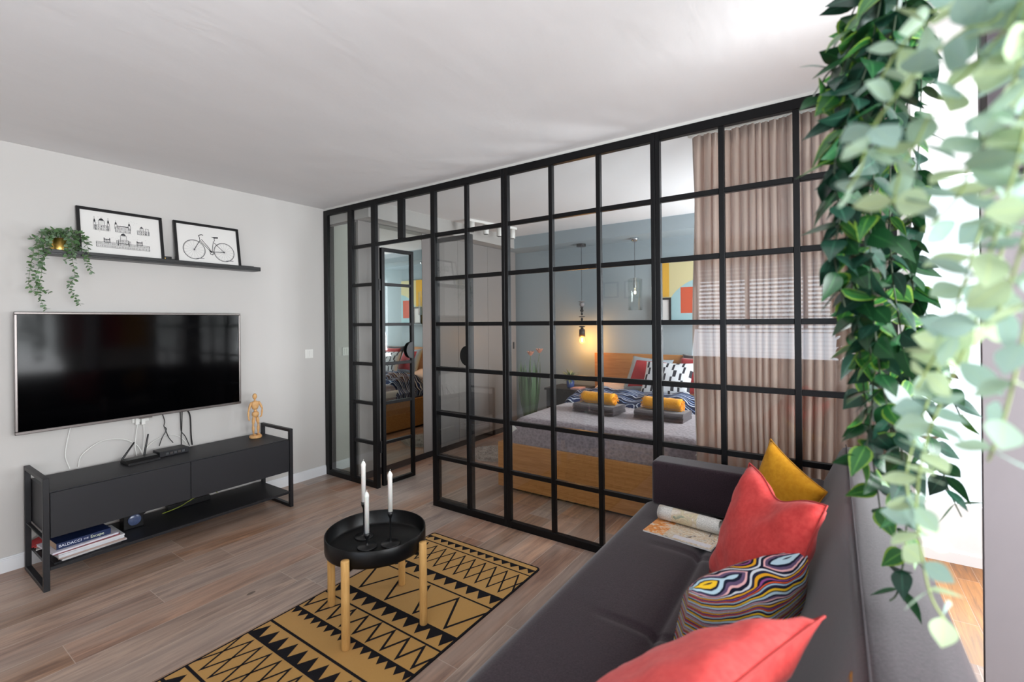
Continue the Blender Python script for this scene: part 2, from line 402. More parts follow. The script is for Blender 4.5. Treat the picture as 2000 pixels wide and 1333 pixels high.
# transom over the doorway
mb = MB().box((.742, D0, 2.432), (1.392, D1, 2.482)).box((.742, D0 + .002, 2.082), (1.392, D1 - .002, 2.110)).box((1.02, D0 + .001, 2.11), (1.084, D1 - .001, 2.432))
tro = world_part(mb, 'transom', BLK, gp, bevel=.002, seg=1)
wsub(MB().box((.742, .015, 2.107), (1.392, .021, 2.435)), 'glass', GLASS, tro, gp)
panel(1.392, 2.094, [1.748], .045, .026)
panel(2.095, 3.139, [2.460, 2.792], .028, .025)
panel(3.140, 4.196, [3.487, 3.822], .027, .028)
SL = flat('white_sealant', 'c9c8c4', .8)
wsub(MB().box((0.002, .004, 2.483), (4.196, .032, 2.4995)), 'ceiling_seal', SL, gp, gp)
# two narrow door leaves
def door_leaf(name, hinge, ang, wdt, hinge_side):
    root = bpy.data.objects.new(name, None); COL.objects.link(root); root.location = hinge; root.rotation_euler = (0, 0, ang); root['kind'] = 'structure'
    mb = MB(); s = .032; z0, z1 = .012, 2.074; y0, y1 = -.016, .016
    mb.box((0, y0, z0), (s, y1, z1)).box((wdt - s, y0, z0), (wdt, y1, z1)).box((s, y0, z0), (wdt - s, y1, z0 + .035)).box((s, y0, z1 - .032), (wdt - s, y1, z1))
    for r in RAILS[1:]: mb.box((s, y0 + .002, r - .013), (wdt - s, y1 - .002, r + .013))
    mb.build('leaf_frame', BLK, root, bevel=.002, seg=1)
    MB().box((s - .003, -.003, z0 + .03), (wdt - s + .003, .003, z1 - .03)).build('glass', GLASS, root)
    hb = MB()
    for side in (-1, 1):   # half-moon pull plates either side of the free stile
        pts = [(.07 * cos(a), .075 * sin(a)) for a in [pi / 2 + pi * k / 14 for k in range(15)]]
        M = frame_M((wdt - s + .002, side * .02 - .004, 1.17), (1, 0, 0), (0, 0, 1))
        hb.prism(pts, .006, M)
    hb.build('door_pull', BLKP, root)
    hg = MB()
    for z in (.35, 1.75): hg.cyl((-.012, 0, z - .05), (-.012, 0, z + .05), .009, n=10)
    hg.build('hinge', BLKP, root)
    return root
door_leaf('door_1', (.742, .056, 0), atan2(.35, .022), .352, 1)
door_leaf('door_1', (1.386, .058, 0), 0, .371, 1)

# ================================================================== WARDROBE WALL IN THE BEDROOM
wr = thing('wardrobe', (.23, 1.3, 0), 'grey lacquered built-in wardrobe with a mirror door along the bedroom wall', 'wardrobe')
mb = MB().box((.02, .045, .0), (.44, 2.56, 2.35)); world_part(mb, 'carcass', GREYP, wr)
world_part(MB().box((.0205, .037, .05), (.44, .0445, 2.33)), 'side_mirror', MIRROR, wr)
world_part(MB().box((.44, .05, 0), (.452, 2.55, .062)), 'plinth', DGREY2, wr)
ys = (.04, .279, .829, .949, 1.391, 1.945, 2.56)
for i in range(6):
    if i == 1:
        d_ = world_part(MB().box((.441, ys[i] + .002, .066), (.46, ys[i + 1] - .002, 2.345)), 'mirror_door', MIRROR, wr)
        d_['label'] = 'mirrored door'
    else:
        d_ = world_part(MB().box((.441, ys[i] + .002, .066), (.46, ys[i + 1] - .002, 2.345)), 'door', GREYP, wr)
    if i in (3, 5):
        y_ = ys[i] + .02 if i == 3 else ys[i] + .575 - .03
        wsub(MB().box((.46, y_ - .008, 1.06), (.474, y_ + .008, 1.15)), 'handle', BLKP, d_, wr)

# ceiling spot bar
sp = thing('ceiling_spot_bar', (.89, 1.48, 2.5), 'white bar of four ceiling spotlights above the bedroom passage', 'spotlight')
a = Vector((.825, 1.14, 2.475)); b = Vector((.955, 1.83, 2.475)); q = (b - a); ang = atan2(q.y, q.x)
M = Matrix.Translation((a + b) / 2) @ Matrix.Rotation(ang, 4, 'Z')
world_part(MB().box((-q.length / 2, -.03, -.001), (q.length / 2, .03, .0245), M=M), 'rail', WPL, sp, bevel=.003)
for k in range(4):
    c = a + q * (.07 + .287 * k)
    mb = MB().lathe([(0.0, -.105), (.03, -.105), (.032, -.103), (.032, -.001), (0, -.001)], Matrix.Translation(c))
    o = world_part(mb, 'spotlight', WPL, sp)
    wsub(MB().lathe([(0, -.106), (.025, -.106), (.025, -.1055)], Matrix.Translation(c)), 'lens', DGREY2, o, sp)

# ================================================================== TV WALL
# light switch
sw = thing('light_switch', (0, -.16, 1.145), 'white double light switch on the wall between television and glass partition', 'switch')
world_part(MB().box((.0005, -.2, 1.105), (.008, -.12, 1.185)), 'plate', WPL, sw, bevel=.002)
for k in (0, 1): world_part(MB().box((.008, -.187 + k * .0275, 1.118), (.013, -.1615 + k * .0275, 1.172)), 'rocker', WPL, sw, bevel=.002)
# television
tv = thing('television', (.05, -1.415, .786), 'large flat television with thin silver bezel on the wall', 'television')
y0, y1, z0, z1 = -2.04, -.79, .79, 1.506
world_part(MB().box((.03, y0 + .004, z0 + .004), (.062, y1 - .004, z1 - .004)), 'housing', BLKP, tv, bevel=.004)
mb = MB(); e = .014
mb.box((.058, y0, z0), (.074, y1, z0 + e * 1.3)).box((.058, y0, z1 - e), (.074, y1, z1)).box((.058, y0, z0 + e * 1.3), (.074, y0 + e, z1 - e)).box((.058, y1 - e, z0 + e * 1.3), (.074, y1, z1 - e))
world_part(mb, 'bezel', SILVER, tv, bevel=.003)
world_part(MB().box((.0625, y0 + e, z0 + e * 1.3), (.068, y1 - e, z1 - e)), 'screen', SCREEN, tv)
world_part(MB().box((.0, -1.6, 1.0), (.03, -1.2, 1.3)), 'wall_mount', DGREY2, tv)
world_part(MB().box((.06, -1.45, z0 - .008), (.072, -1.38, z0 + .002)), 'receiver_foot', SILVER, tv)
# socket with two plugs
sk = thing('power_socket', (0, -1.43, .775), 'white wall socket below the television with two plugs in it', 'socket')
world_part(MB().box((.0005, -1.475, .752), (.01, -1.38, .79)), 'plate', WPL, sk, bevel=.002)
for yy, zl in ((-1.452, .74), (-1.418, .735)):
    world_part(MB().box((.01, yy - .011, zl), (.034, yy + .011, zl + .045)), 'plug', WPL, sk, bevel=.003)
def cable(name, pts, r, m, label, group=None, n=10):
    P = [Vector(p) for p in pts]; out = []
    for i in range(len(P) - 1):
        p0 = P[max(i - 1, 0)]; p1 = P[i]; p2 = P[i + 1]; p3 = P[min(i + 2, len(P) - 1)]
        for k in range(n):
            t = k / n; out.append(.5 * ((2 * p1) + (p2 - p0) * t + (2 * p0 - 5 * p1 + 4 * p2 - p3) * t * t + (3 * p1 - p0 - 3 * p2 + p3) * t ** 3))
    out.append(P[-1]); return tag(MB().tube(out, r, 6).build(name, m), label, 'cable', group)
X0 = .02
cable('cable', [(.03, -1.452, .74), (.03, -1.46, .68), (.035, -1.468, .60), (.04, -1.46, .5262)], .0028, WPL, 'thin white cable hanging from the left plug of the wall socket')
cable('cable', [(.03, -1.418, .735), (.03, -1.415, .66), (.035, -1.42, .60), (.045, -1.43, .5265)], .003, WPL, 'thin white cable hanging from the right plug of the wall socket')
cable('cable', [(.012, -1.79, .784), (.012, -1.805, .70), (.014, -1.815, .61), (.016, -1.795, .5265)], .0035, WPL, 'white cable hanging at the left below the television')
cable('cable', [(.014, -1.755, .5265), (.013, -1.735, .60), (.012, -1.64, .665), (.012, -1.53, .655), (.02, -1.455, .60), (.04, -1.43, .54)], .0035, WPL, 'white cable looping in an arch against the wall left of the router')
cable('cable', [(.012, -1.40, .56), (.012, -1.36, .60), (.012, -1.28, .63), (.012, -1.20, .605), (.012, -1.15, .54)], .0028, WPL, 'faint white cable arching behind the network switch')
bk = [(.02, -1.302, .783), (.02, -1.290, .73), (.025, -1.297, .70), (.025, -1.283, .68), (.028, -1.288, .66)]
cable('cable', bk + [(.03, -1.31, .62), (.05, -1.335, .57)], .0028, BLKP, 'thin black cable with a knot, branching left behind the network switch')
cable('cable', [(.022, -1.292, .69), (.028, -1.285, .66), (.03, -1.268, .61), (.05, -1.25, .575)], .0028, BLKP, 'thin black cable branching right behind the network switch')
cable('cable', [(.02, -1.193, .79), (.02, -1.191, .70), (.02, -1.187, .64), (.025, -1.165, .60), (.03, -1.14, .5265)], .003, BLKP, 'black cable crossing over beside the network switch')
cable('cable', [(.018, -1.18, .79), (.018, -1.184, .66), (.018, -1.188, .60), (.018, -1.186, .5265)], .003, BLKP, 'straight thin black cable hanging left of the thick black one')
cable('cable', [(.02, -1.148, .79), (.02, -1.130, .74), (.02, -1.125, .60), (.02, -1.118, .5265)], .0048, BLKP, 'thick black cable hanging rightmost below the television')
# picture ledge
lg = thing('picture_ledge', (0, -1.28, 1.855), 'long narrow black picture ledge above the television', 'shelf')
mb = MB().box((0.0, -1.905, 1.852), (.115, -.648, 1.864)).box((0.0, -1.905, 1.864), (.008, -.648, 1.90)).box((.107, -1.905, 1.864), (.115, -.648, 1.884))
world_part(mb, 'shelf', BLKP, lg, bevel=.001, seg=1)
# framed prints
def leaning_frame(root, yl, yr, z0, hgt, draw, lean=.055, xb=.078, fw=.018):
    ang = math.asin(lean / hgt); th = .018
    # local: X across (y), Y up the frame, Z outwards
    M = frame_M((xb, yl, z0), (0, 1, 0), (-sin(ang), 0, cos(ang)), (cos(ang), 0, sin(ang)))
    Wd = yr - yl
    mb = MB()
    for a, b in (((0, 0, -th), (Wd, fw, .0)), ((0, hgt - fw, -th), (Wd, hgt, 0)), ((0, fw, -th), (fw, hgt - fw, 0)), ((Wd - fw, fw, -th), (Wd, hgt - fw, 0))): mb.box(a, b, M=M)
    world_part(mb, 'frame', BLKP, root, bevel=.0015, seg=1)
    pm = MB().box((fw, fw, -.012), (Wd - fw, hgt - fw, -.010), M=M)
    draw(pm, M, Wd, hgt)
    world_part(pm, 'print', [PAPER, INK, GREYINK], root)
ZI = -.0098
def stroke(mb, M, pts, w, mi=1):
    for (x0, y0), (x1, y1) in zip(pts, pts[1:]):
        d = Vector((x1 - x0, y1 - y0)); L = d.length
        if L < 1e-6: continue
        n = Vector((-d.y, d.x)) / L * w * .68
        vs = [M @ Vector((x + sx * n.x, y + sx * n.y, ZI)) for (x, y), sx in (((x0, y0), 1), ((x0, y0), -1), ((x1, y1), -1), ((x1, y1), 1))]
        mb.add(vs, [(0, 1, 2, 3)], mi)
def fillp(mb, M, pts, mi=1): mb.add([M @ Vector((x, y, ZI)) for x, y in pts], [tuple(range(len(pts)))], mi)
def circ(cx, cy, r, n=28, a0=0, a1=2 * pi): return [(cx + r * cos(a0 + (a1 - a0) * k / n), cy + r * sin(a0 + (a1 - a0) * k / n)) for k in range(n + 1)]
def draw_city(mb, M, W, Hh):
    rr = random.Random(3)
    def tower(x, y, w, h, dome=True):
        stroke(mb, M, [(x - w / 2, y), (x - w / 2, y + h * .55), (x + w / 2, y + h * .55), (x + w / 2, y)], .0014)
        for k in range(3): stroke(mb, M, [(x - w / 2, y + h * .16 * (k + 1)), (x + w / 2, y + h * .16 * (k + 1))], .001, 2)
        if dome: fillp(mb, M, [(x - w * .45, y + h * .58), (x + w * .45, y + h * .58), (x + w * .3, y + h * .75), (x, y + h * .85), (x - w * .3, y + h * .75)]); stroke(mb, M, [(x, y + h * .8), (x, y + h)], .0012)
    def facade(x0, x1, y, h, n):
        stroke(mb, M, [(x0, y), (x1, y), (x1, y + h), (x0, y + h), (x0, y)], .0014)
        stroke(mb, M, [(x0, y + h * .5), (x1, y + h * .5)], .001)
        for k in range(n):
            x = x0 + (x1 - x0) * (k + .5) / n; ww = (x1 - x0) / n * .42
            for yy in (y + h * .08, y + h * .58): fillp(mb, M, [(x - ww / 2, yy), (x + ww / 2, yy), (x + ww / 2, yy + h * .28), (x, yy + h * .36), (x - ww / 2, yy + h * .28)], 1 if rr.random() < .7 else 2)
    r1 = Hh * .56
    x = W * .27; facade(x - .036, x + .036, r1, .035, 9); tower(x, r1 + .035, .03, .055); tower(x - .035, r1, .012, .09); tower(x + .035, r1, .012, .09)
    x = W * .51; facade(x - .040, x + .040, r1, .034, 11); tower(x - .036, r1 + .02, .013, .06); tower(x + .036, r1 + .02, .013, .06); stroke(mb, M, [(x - .032, r1 + .042), (x + .032, r1 + .042)], .004)
    x = W * .755; facade(x - .034, x + .034, r1, .028, 7); tower(x + .022, r1, .018, .085, False); tower(x - .008, r1 + .028, .02, .035)
    r2 = Hh * .215
    facade(W * .2, W * .82, r2, .036, 56); 
    x = W * .51; facade(x - .028, x + .028, r2 + .034, .026, 7); tower(x, r2 + .06, .032, .055); tower(x - .034, r2 + .02, .008, .062, False); tower(x + .034, r2 + .02, .008, .062, False)
    for xx in (W * .32, W * .70): facade(xx - .016, xx + .016, r2 + .034, .02, 4); tower(xx - .014, r2 + .05, .004, .025, False); tower(xx + .014, r2 + .05, .004, .025, False); stroke(mb, M, [(xx - .016, r2 + .055), (xx + .016, r2 + .055)], .004)
    for k in range(70):
        xx = W * rr.uniform(.19, .81); yy = Hh * rr.uniform(.2, .85); stroke(mb, M, [(xx, yy), (xx + rr.uniform(.001, .004), yy + .0006)], .001, 2)
def draw_bike(mb, M, W, Hh):
    def P(x, y): return (W * x, Hh * y)
    c1 = P(.28, .37); c2 = P(.74, .37); r = .073; s = 1
    for c in (c1, c2):
        stroke(mb, M, circ(*c, r, 40), .0032); stroke(mb, M, circ(*c, r * .93, 40), .0008)
        for k in range(16): a = 2 * pi * k / 16; stroke(mb, M, [c, (c[0] + r * .93 * cos(a), c[1] + r * .93 * sin(a))], .0006, 2)
        fillp(mb, M, circ(*c, .006, 10)[:-1])
    bb = P(.545, .33); st = P(.60, .62); hd = P(.375, .60); top = (hd[0], hd[1] + .01)
    for a, b in ((c1, hd), (hd, (W * .365, Hh * .72)), (hd, bb), ((hd[0] + .01, hd[1] + .01), (W * .50, Hh * .45)), ((W * .50, Hh * .45), bb), (bb, (st[0] - .008, st[1])), (bb, c2), (c2, (st[0] - .004, st[1] - .012)), (st, (W * .597, Hh * .70))): stroke(mb, M, [a, b], .0032)
    stroke(mb, M, [(W * .365, Hh * .72), (W * .40, Hh * .745), (W * .43, Hh * .735)], .004); stroke(mb, M, [(W * .365, Hh * .72), (W * .355, Hh * .70)], .003)
    fillp(mb, M, [P(.55, .72), P(.66, .735), P(.66, .70), P(.60, .69)])
    stroke(mb, M, circ(*bb, .013, 16), .003); stroke(mb, M, [bb, (bb[0] - .018, bb[1] + .014)], .003); stroke(mb, M, [(bb[0], bb[1] + .012), (c2[0], c2[1] + .005)], .0012)
    stroke(mb, M, [P(.52, .30), P(.56, .28)], .004)
    for x0 in (.3, .76): stroke(mb, M, [P(x0, .165), P(x0 + .12, .175)], .004, 2)
f1 = thing('framed_print', (.06, -1.54, 1.865), 'black framed ink print of domed city buildings leaning on the ledge', 'picture')
leaning_frame(f1, -1.757, -1.297, 1.8655, .325, draw_city)
f2 = thing('framed_print', (.06, -1.0, 1.865), 'black framed print of an old bicycle leaning on the ledge', 'picture')
leaning_frame(f2, -1.228, -.778, 1.8655, .325, draw_bike)
rm = thing('remote_control', (.05, -.70, 1.865), 'small black box at the right end of the picture ledge', 'device')
world_part(MB().box((.02, -.765, 1.8645), (.075, -.672, 1.885)), 'body', BLKP, rm, bevel=.004)
world_part(MB().box((.028, -.76, 1.885), (.068, -.70, 1.8875)), 'button_pad', DGREY2, rm)
bx = thing('alarm_clock', (.04, -1.26, 1.865), 'small black gadget with a gold dot between the two framed prints', 'device')
world_part(MB().box((.011, -1.292, 1.8645), (.02, -1.236, 1.915)), 'body', BLKP, bx, bevel=.002)
world_part(MB().cyl((.02, -1.28, 1.9), (.023, -1.28, 1.9), .005), 'button', BRASS, bx)
# brass pot with trailing eucalyptus
LEAF_S = []
for nm, a_, b_ in (('leaf_green', '3f5c3a', '5f7f50'), ('leaf_grey_green', '5c7058', '7c9478')):
    m_, g = mat(nm, a_, .6, 0, .3); n_ = g.noise(g.coord('Object'), 25, 2); g.link(g.mix(n_, lin(a_), lin(b_)), g.b.inputs['Base Color']); LEAF_S.append(m_)
def leafmesh(mb, p, d, nrm, L, Wd, pointed=.5, curl=.15, mi=0, seg=5, fold=.12):
    """a leaf starting at p, growing along d, facing nrm"""
    d = Vector(d).normalized(); nrm = Vector(nrm); nrm = (nrm - d * nrm.dot(d)); 
    if nrm.length < 1e-4: nrm = d.orthogonal()
    nrm.normalize(); s = d.cross(nrm); vs = []; fs = []; uv = []
    for k in range(seg + 1):
        t = k / seg
        wd = sin(pi * t ** (1 - .35 * pointed + .0)) if pointed <= .5 else sin(pi * t ** .72) * (1 - .35 * t)
        wd = max(wd, .0) * Wd / 2
        c = Vector(p) + d * (L * t) - nrm * (curl * L * t * t)
        up = nrm * (fold * wd)
        vs += [c - s * wd + up, c, c + s * wd + up]; uv += [(0, t), (.5, t), (1, t)]
    for k in range(seg):
        o = k * 3; fs += [(o, o + 1, o + 4, o + 3), (o + 1, o + 2, o + 5, o + 4)]
    mb.add(vs, fs, mi, True, uv)
def spline(P, n=10):
    P = [Vector(p) for p in P]; out = []
    for i in range(len(P) - 1):
        p0 = P[max(i - 1, 0)]; p1 = P[i]; p2 = P[i + 1]; p3 = P[min(i + 2, len(P) - 1)]
        for k in range(n):
            t = k / n; out.append(.5 * ((2 * p1) + (p2 - p0) * t + (2 * p0 - 5 * p1 + 4 * p2 - p3) * t * t + (3 * p1 - p0 - 3 * p2 + p3) * t ** 3))
    out.append(P[-1]); return out
def vine(root, pts, mats, L, Wd, gap, stem_m, stem_r=.0012, pointed=.3, rr=random, pairs=True, jit=.35, out=.9, name='trailing_vine', curl=.15, droop=.3, tip=.5, seg=5):
    path = spline(pts); mb = MB(); acc = 0; ph = rr.uniform(0, 6); total = sum((path[i + 1] - path[i]).length for i in range(len(path) - 1)); run = 0
    for i in range(len(path) - 1):
        sgm = path[i + 1] - path[i]; acc += sgm.length; run += sgm.length
        if acc >= gap:
            acc = 0; d = sgm.normalized(); ph += 1.5 + rr.uniform(-.4, .4)
            side = d.orthogonal().normalized(); q = Quaternion(d, ph); s1 = q @ side
            k = 1 - tip * (run / total) ** 2
            for sg in ((1, -1) if pairs else (1,)):
                dr = (s1 * sg * out + d * droop + Vector([rr.uniform(-jit, jit) for _ in range(3)])).normalized()
                nn = (-d * .6 + Vector([rr.uniform(-.7, .7) for _ in range(3)]))
                leafmesh(mb, path[i], dr, nn, L * k * rr.uniform(.75, 1.15), Wd * k * rr.uniform(.8, 1.15), pointed, rr.uniform(-.1, curl * 2), rr.randrange(len(mats)), seg)
    rt_ = Vector(root.location)
    o = mb.build(name, mats, root, shift=rt_)
    MB().tube(path, stem_r, 5).build('stem', stem_m, o, shift=rt_)
    return o
STEMG = flat('green_stem', '5a7040', .7)
pp = thing('potted_eucalyptus', (.065, -1.842, 1.865), 'brass pot of trailing grey-green eucalyptus at the left end of the ledge', 'plant')
mb = MB().lathe([(0, 0), (.036, 0), (.038, .003), (.041, .092), (.0385, .092), (.036, .08), (0, .08)], Matrix.Translation((.062, -1.842, 1.8645)), 28)
world_part(mb, 'pot', BRASS, pp)
rr = random.Random(5)
TX = .1
strands = [[(115, 458), (90, 455), (70, 478), (60, 520), (56, 555), (66, 572)], [(115, 458), (92, 465), (84, 500), (80, 540), (74, 570), (84, 596), (92, 606)],
           [(112, 460), (78, 470), (76, 520), (68, 545), (80, 565), (100, 573)], [(120, 456), (138, 470), (142, 510), (146, 540), (136, 558), (146, 580), (158, 598)],
           [(120, 456), (155, 462), (172, 486), (170, 512), (180, 534)], [(118, 458), (150, 465), (158, 490), (170, 505)], [(114, 458), (88, 452), (66, 466), (58, 462)],
           [(118, 456), (140, 452), (160, 458), (176, 478)], [(116, 456), (130, 462), (132, 492), (128, 512)], [(112, 456), (96, 462), (96, 482), (90, 500)], [(118, 457), (146, 460), (150, 480), (142, 500)],
           [(116, 455), (105, 448), (92, 452), (80, 458)], [(120, 455), (128, 448), (142, 450), (150, 456)]]
for s_ in strands:
    P = []
    for k, (x, y) in enumerate(s_):
        tt = k / (len(s_) - 1); P.append(at_x(x, y, .065 + (TX + rr.uniform(.0, .05) - .065) * min(1, tt * 3)))
    vine(pp, P, LEAF_S, .028, .020, .0115, STEMG, .0009, .2, rr, seg=4, tip=.25)

# ------------------------------------------------------------------ TV bench
tb = thing('tv_bench', (.27, -1.305, 0), 'low charcoal tv bench with open black metal end frames and a lower shelf', 'tv bench')
def loopframe(y0, y1, x0=.055, x1=.49, z1=.605, b=.026, bz=.022):
    mb = MB().box((x0, y0, 0), (x0 + b, y1, z1)).box((x1 - b, y0, 0), (x1, y1, z1)).box((x0 + b, y0, 0), (x1 - b, y1, bz)).box((x0 + b, y0, z1 - bz), (x1 - b, y1, z1))
    mb.box((x0 + b, y0 + .004, .27), (x1 - b, y1 - .004, .276))
    world_part(mb, 'end_frame', DGREY2, tb, bevel=.0015, seg=1)
loopframe(-2.004, -1.978); loopframe(-.632, -.606)
body = world_part(MB().box((.06, -1.976, .277), (.47, -.634, .525)), 'cabinet_body', DGREY, tb)
for a_, b_ in ((-1.9745, -1.3085), (-1.3055, -.6355)):
    world_part(MB().box((.471, a_, .279), (.486, b_, .521)), 'drawer', DGREY, tb, bevel=.001, seg=1)
world_part(MB().box((.06, -1.977, .106), (.486, -.633, .124)), 'lower_shelf', DGREY2, tb, bevel=.001, seg=1)
# router and network switch
rt_ = thing('router', (.19, -1.49, .525), 'flat black wifi router with two antennas on the tv bench', 'router')
Mr = Matrix.Translation((.2, -1.487, .526)) @ Matrix.Rotation(radians(4), 4, 'Z')
mb = MB(); prof = [(-.062, 0), (.062, 0), (.055, .012), (.02, .026), (-.045, .028), (-.062, .012)]
mb.prism([(x, z) for x, z in prof], .178, Mr @ frame_M((0, .089, 0), (1, 0, 0), (0, 0, 1)))
world_part(mb, 'body', BLKP, rt_, bevel=.002)
for p0, p1 in (((.145, -1.572, .545), (.13, -1.50, .645)), ((.14, -1.45, .548), (.135, -1.425, .685))):
    p0 = Vector(p0); p1 = Vector(p1)
    world_part(MB().tube([p0, p0 + (p1 - p0) * .2, p1 - (p1 - p0) * .02, p1], [.0065, .0065, .005, .003], 8), 'antenna', BLKP, rt_)
ns = thing('network_switch', (.17, -1.31, .525), 'small black network switch box with a row of ports beside the router', 'network switch')
Mn = Matrix.Translation((.155, -1.30, .5262)) @ Matrix.Rotation(radians(2), 4, 'Z')
world_part(MB().box((-.055, -.088, 0), (.055, .088, .036), M=Mn), 'case', DGREY2, ns, bevel=.002)
for k in range(5):
    world_part(MB().box((.0555, -.052 + k * .024, .01), (.057, -.036 + k * .024, .024), M=Mn), 'port', CHROME if k % 2 == 0 else SILVER, ns)
# wooden mannequin
mq = thing('wooden_mannequin', (.2, -.745, .525), 'jointed wooden artist mannequin standing at the right end of the tv bench', 'mannequin')
C0 = Vector((.2, -.745, .526)); s = .36 / .36
def V(dy, z, dx=0): return C0 + Vector((dx, dy, z))
world_part(MB().lathe([(0, 0), (.042, 0), (.044, .003), (.044, .017), (.04, .02), (0, .02)], Matrix.Translation(C0)), 'base', MANN, mq)
bd = MB()
bd.ell(V(-.004, .325), (.016, .0165, .024)).cyl(V(-.004, .288), V(-.004, .305), .006)
bd.lathe([(0, .222), (.018, .224), (.024, .24), (.029, .262), (.027, .28), (.012, .29), (0, .291)], Matrix.Translation(V(-.002, 0)) @ Matrix.Diagonal((.72, 1.05, 1, 1)))
bd.ell(V(0, .214), .012); bd.lathe([(0, .158), (.014, .16), (.025, .178), (.024, .198), (.016, .205), (0, .206)], Matrix.Translation(V(0, 0)) @ Matrix.Diagonal((.8, 1.05, 1, 1)))
world_part(bd, 'torso', MANN, mq)
def limb(name, pts, rs):
    mb = MB()
    for (a, b), (r0, r1) in zip(zip(pts, pts[1:]), rs):
        a = Vector(a); b = Vector(b); d = b - a
        mb.tube([a + d * .06, a + d * .2, a + d * .5, a + d * .85, a + d * .96], [r0 * .6, r0, r0 * 1.02, r1, r1 * .6], 10)
    for p, (r0, r1) in zip(pts[:-1], rs): mb.ell(p, r0 * .82, n=10)
    return mb
world_part(limb('a', [V(-.034, .277), V(-.058, .215, .01), V(-.062, .165, .02), V(-.058, .142, .025)], [(.009, .007), (.0075, .006), (.0065, .004)]), 'arm', MANN, mq)
world_part(limb('a', [V(.030, .277), V(.050, .222, .008), V(.038, .172, .02), V(.022, .160, .026)], [(.009, .007), (.0075, .006), (.0065, .004)]), 'arm', MANN, mq)
for sy in (-1, 1):
    lm = limb('l', [V(.013 * sy, .165), V(.02 * sy, .10, .004), V(.018 * sy + .002, .032)], [(.012, .0085), (.010, .007)])
    lm.ell(V(.018 * sy + .002, .027, .01), (.02, .0095, .008))
    world_part(lm, 'leg', MANN, mq)
# magazines on the lower shelf
mags = [('8d8f98', 'black-covered magazine at the very bottom of the stack', .0, 6), ('b8b4b4', 'pale-spined magazine second from the bottom of the stack', 3, 9), ('a58f86', 'brown-spined magazine third from the bottom of the stack', -2, 9),
        ('c6c8ce', 'thick white magazine in the middle of the stack', 2, 15), ('d0cfd2', 'white magazine above the thick white one', -1, 8), ('7b4248', 'dark red magazine just below the pale one', 2, 7), ('cfcbd6', 'pale lilac magazine directly under the blue book', 4, 9)]
zc = .1245
COV = {}
for i, (c, lab, rz, th) in enumerate(mags):
    th = th / 1000; cov = flat('magazine_cover_%s' % 'abcdefg'[i], c, .4, nz=.2, nscale=30)
    t_ = thing('magazine', (.34, -1.80, zc), lab + ' on the tv bench shelf', 'magazine', None, radians(rz + 2))
    dy = (-.012, .012, .01, .0, .006, -.02, -.03)[i]
    MB().box((-.108, -.145 + dy, .0012), (.112, .142 + dy, th - .0012)).build('pages', PAPER, t_)
    if i == 0: covc = flat('magazine_cover_black', '15151a', .4); 
    cm = MB().box((-.11, -.148 + dy, 0), (.116, .145 + dy, .0012)).box((-.11, -.148 + dy, th - .0012), (.116, .145 + dy, th)).box((.112, -.148 + dy, .0012), (.116, .145 + dy, th - .0012))
    cm.build('cover', covc if i == 0 else cov, t_)
    if i == 2: pass
    zc += th + .0004
bkt = thing('blue_paperback', (.355, -1.83, zc), 'thick dark blue thriller paperback on top of the magazine stack', 'book', None, radians(3))
BLUEB = flat('dark_blue_cover', '18284e', .35, nz=.3, nscale=12); CREAMP = flat('page_block', 'b49a84', .8)
th = .034
MB().box((-.075, -.118, .001), (.078, .118, th - .001)).build('page_block', CREAMP, bkt)
MB().box((-.077, -.118, 0), (.082, .12, .001)).box((-.077, -.118, th - .001), (.082, .12, th)).box((.078, -.118, .001), (.082, .12, th - .001)).build('cover', BLUEB, bkt)
LET = flat('white_lettering', 'e4e6ee', .5, Emission_Strength=0)
for txt, yy, sz, mm in (('BALDACCI', -.110, .0205, LET), ('THE', -.004, .012, LET), ('Escape', .026, .023, flat('pale_yellow_lettering', 'd8dfc0', .5))):
    tm = text_mesh(txt, sz, .0002, frame_M((.0825, yy, th / 2), (0, 1, 0), (0, 0, 1)), mm, 'spine_lettering', bkt, (0, 0, 0))
for i, (c, dx, rz, lab) in enumerate((('a3262c', 0, 24, 'red booklet sticking out behind the magazine stack'), ('c8453f', .012, 14, 'orange-red booklet fanned under the red one behind the magazines'), ('d8d4d0', .02, 6, 'white leaflet lowest behind the magazine stack'))):
    t_ = thing('booklet', (.15, -1.92, .1245 + .0), lab, 'booklet', None)
    zz = (.052, .034, .008)[i]
    MB().box((-.07, -.05, zz), (.03, .1, zz + .006), M=Matrix.Rotation(radians(rz), 4, 'X') @ Matrix.Rotation(radians(-12), 4, 'Z')).build('cover', flat('booklet_cover_%s' % 'abc'[i], c, .5, nz=.2), t_)
sk2 = thing('desk_clock', (.24, -1.54, .125), 'small dark cube clock with a round bluish face on the lower shelf', 'clock')
world_part(MB().box((.19, -1.60, .1245), (.27, -1.495, .222)), 'case', BLKP, sk2, bevel=.004)
world_part(MB().lathe([(0, 0), (.033, 0), (.036, .003), (.033, .006), (0, .006)], frame_M((.27, -1.545, .178), (0, 1, 0), (0, 0, 1))), 'dial', flat('bluish_dial', '4c5878', .2, nz=.4, nscale=60), sk2)
pw = thing('power_strip', (.2, -1.2, .125), 'black power strip lying at the back of the lower shelf', 'power strip')
world_part(MB().box((.1, -1.32, .1245), (.15, -1.05, .16)), 'body', BLKP, pw, bevel=.004)
cable('cable', [(.17, -1.36, .13), (.22, -1.28, .16), (.26, -1.22, .20), (.22, -1.1, .22), (.14, -1.0, .16)], .003, flat('yellow_green_cable', '8f9a3a', .5), 'yellow-green cable curling on the lower shelf of the tv bench')
cable('cable', [(.1, -1.46, .135), (.14, -1.42, .18), (.12, -1.36, .17)], .004, BLKP, 'black cable curling beside the small clock on the lower shelf')
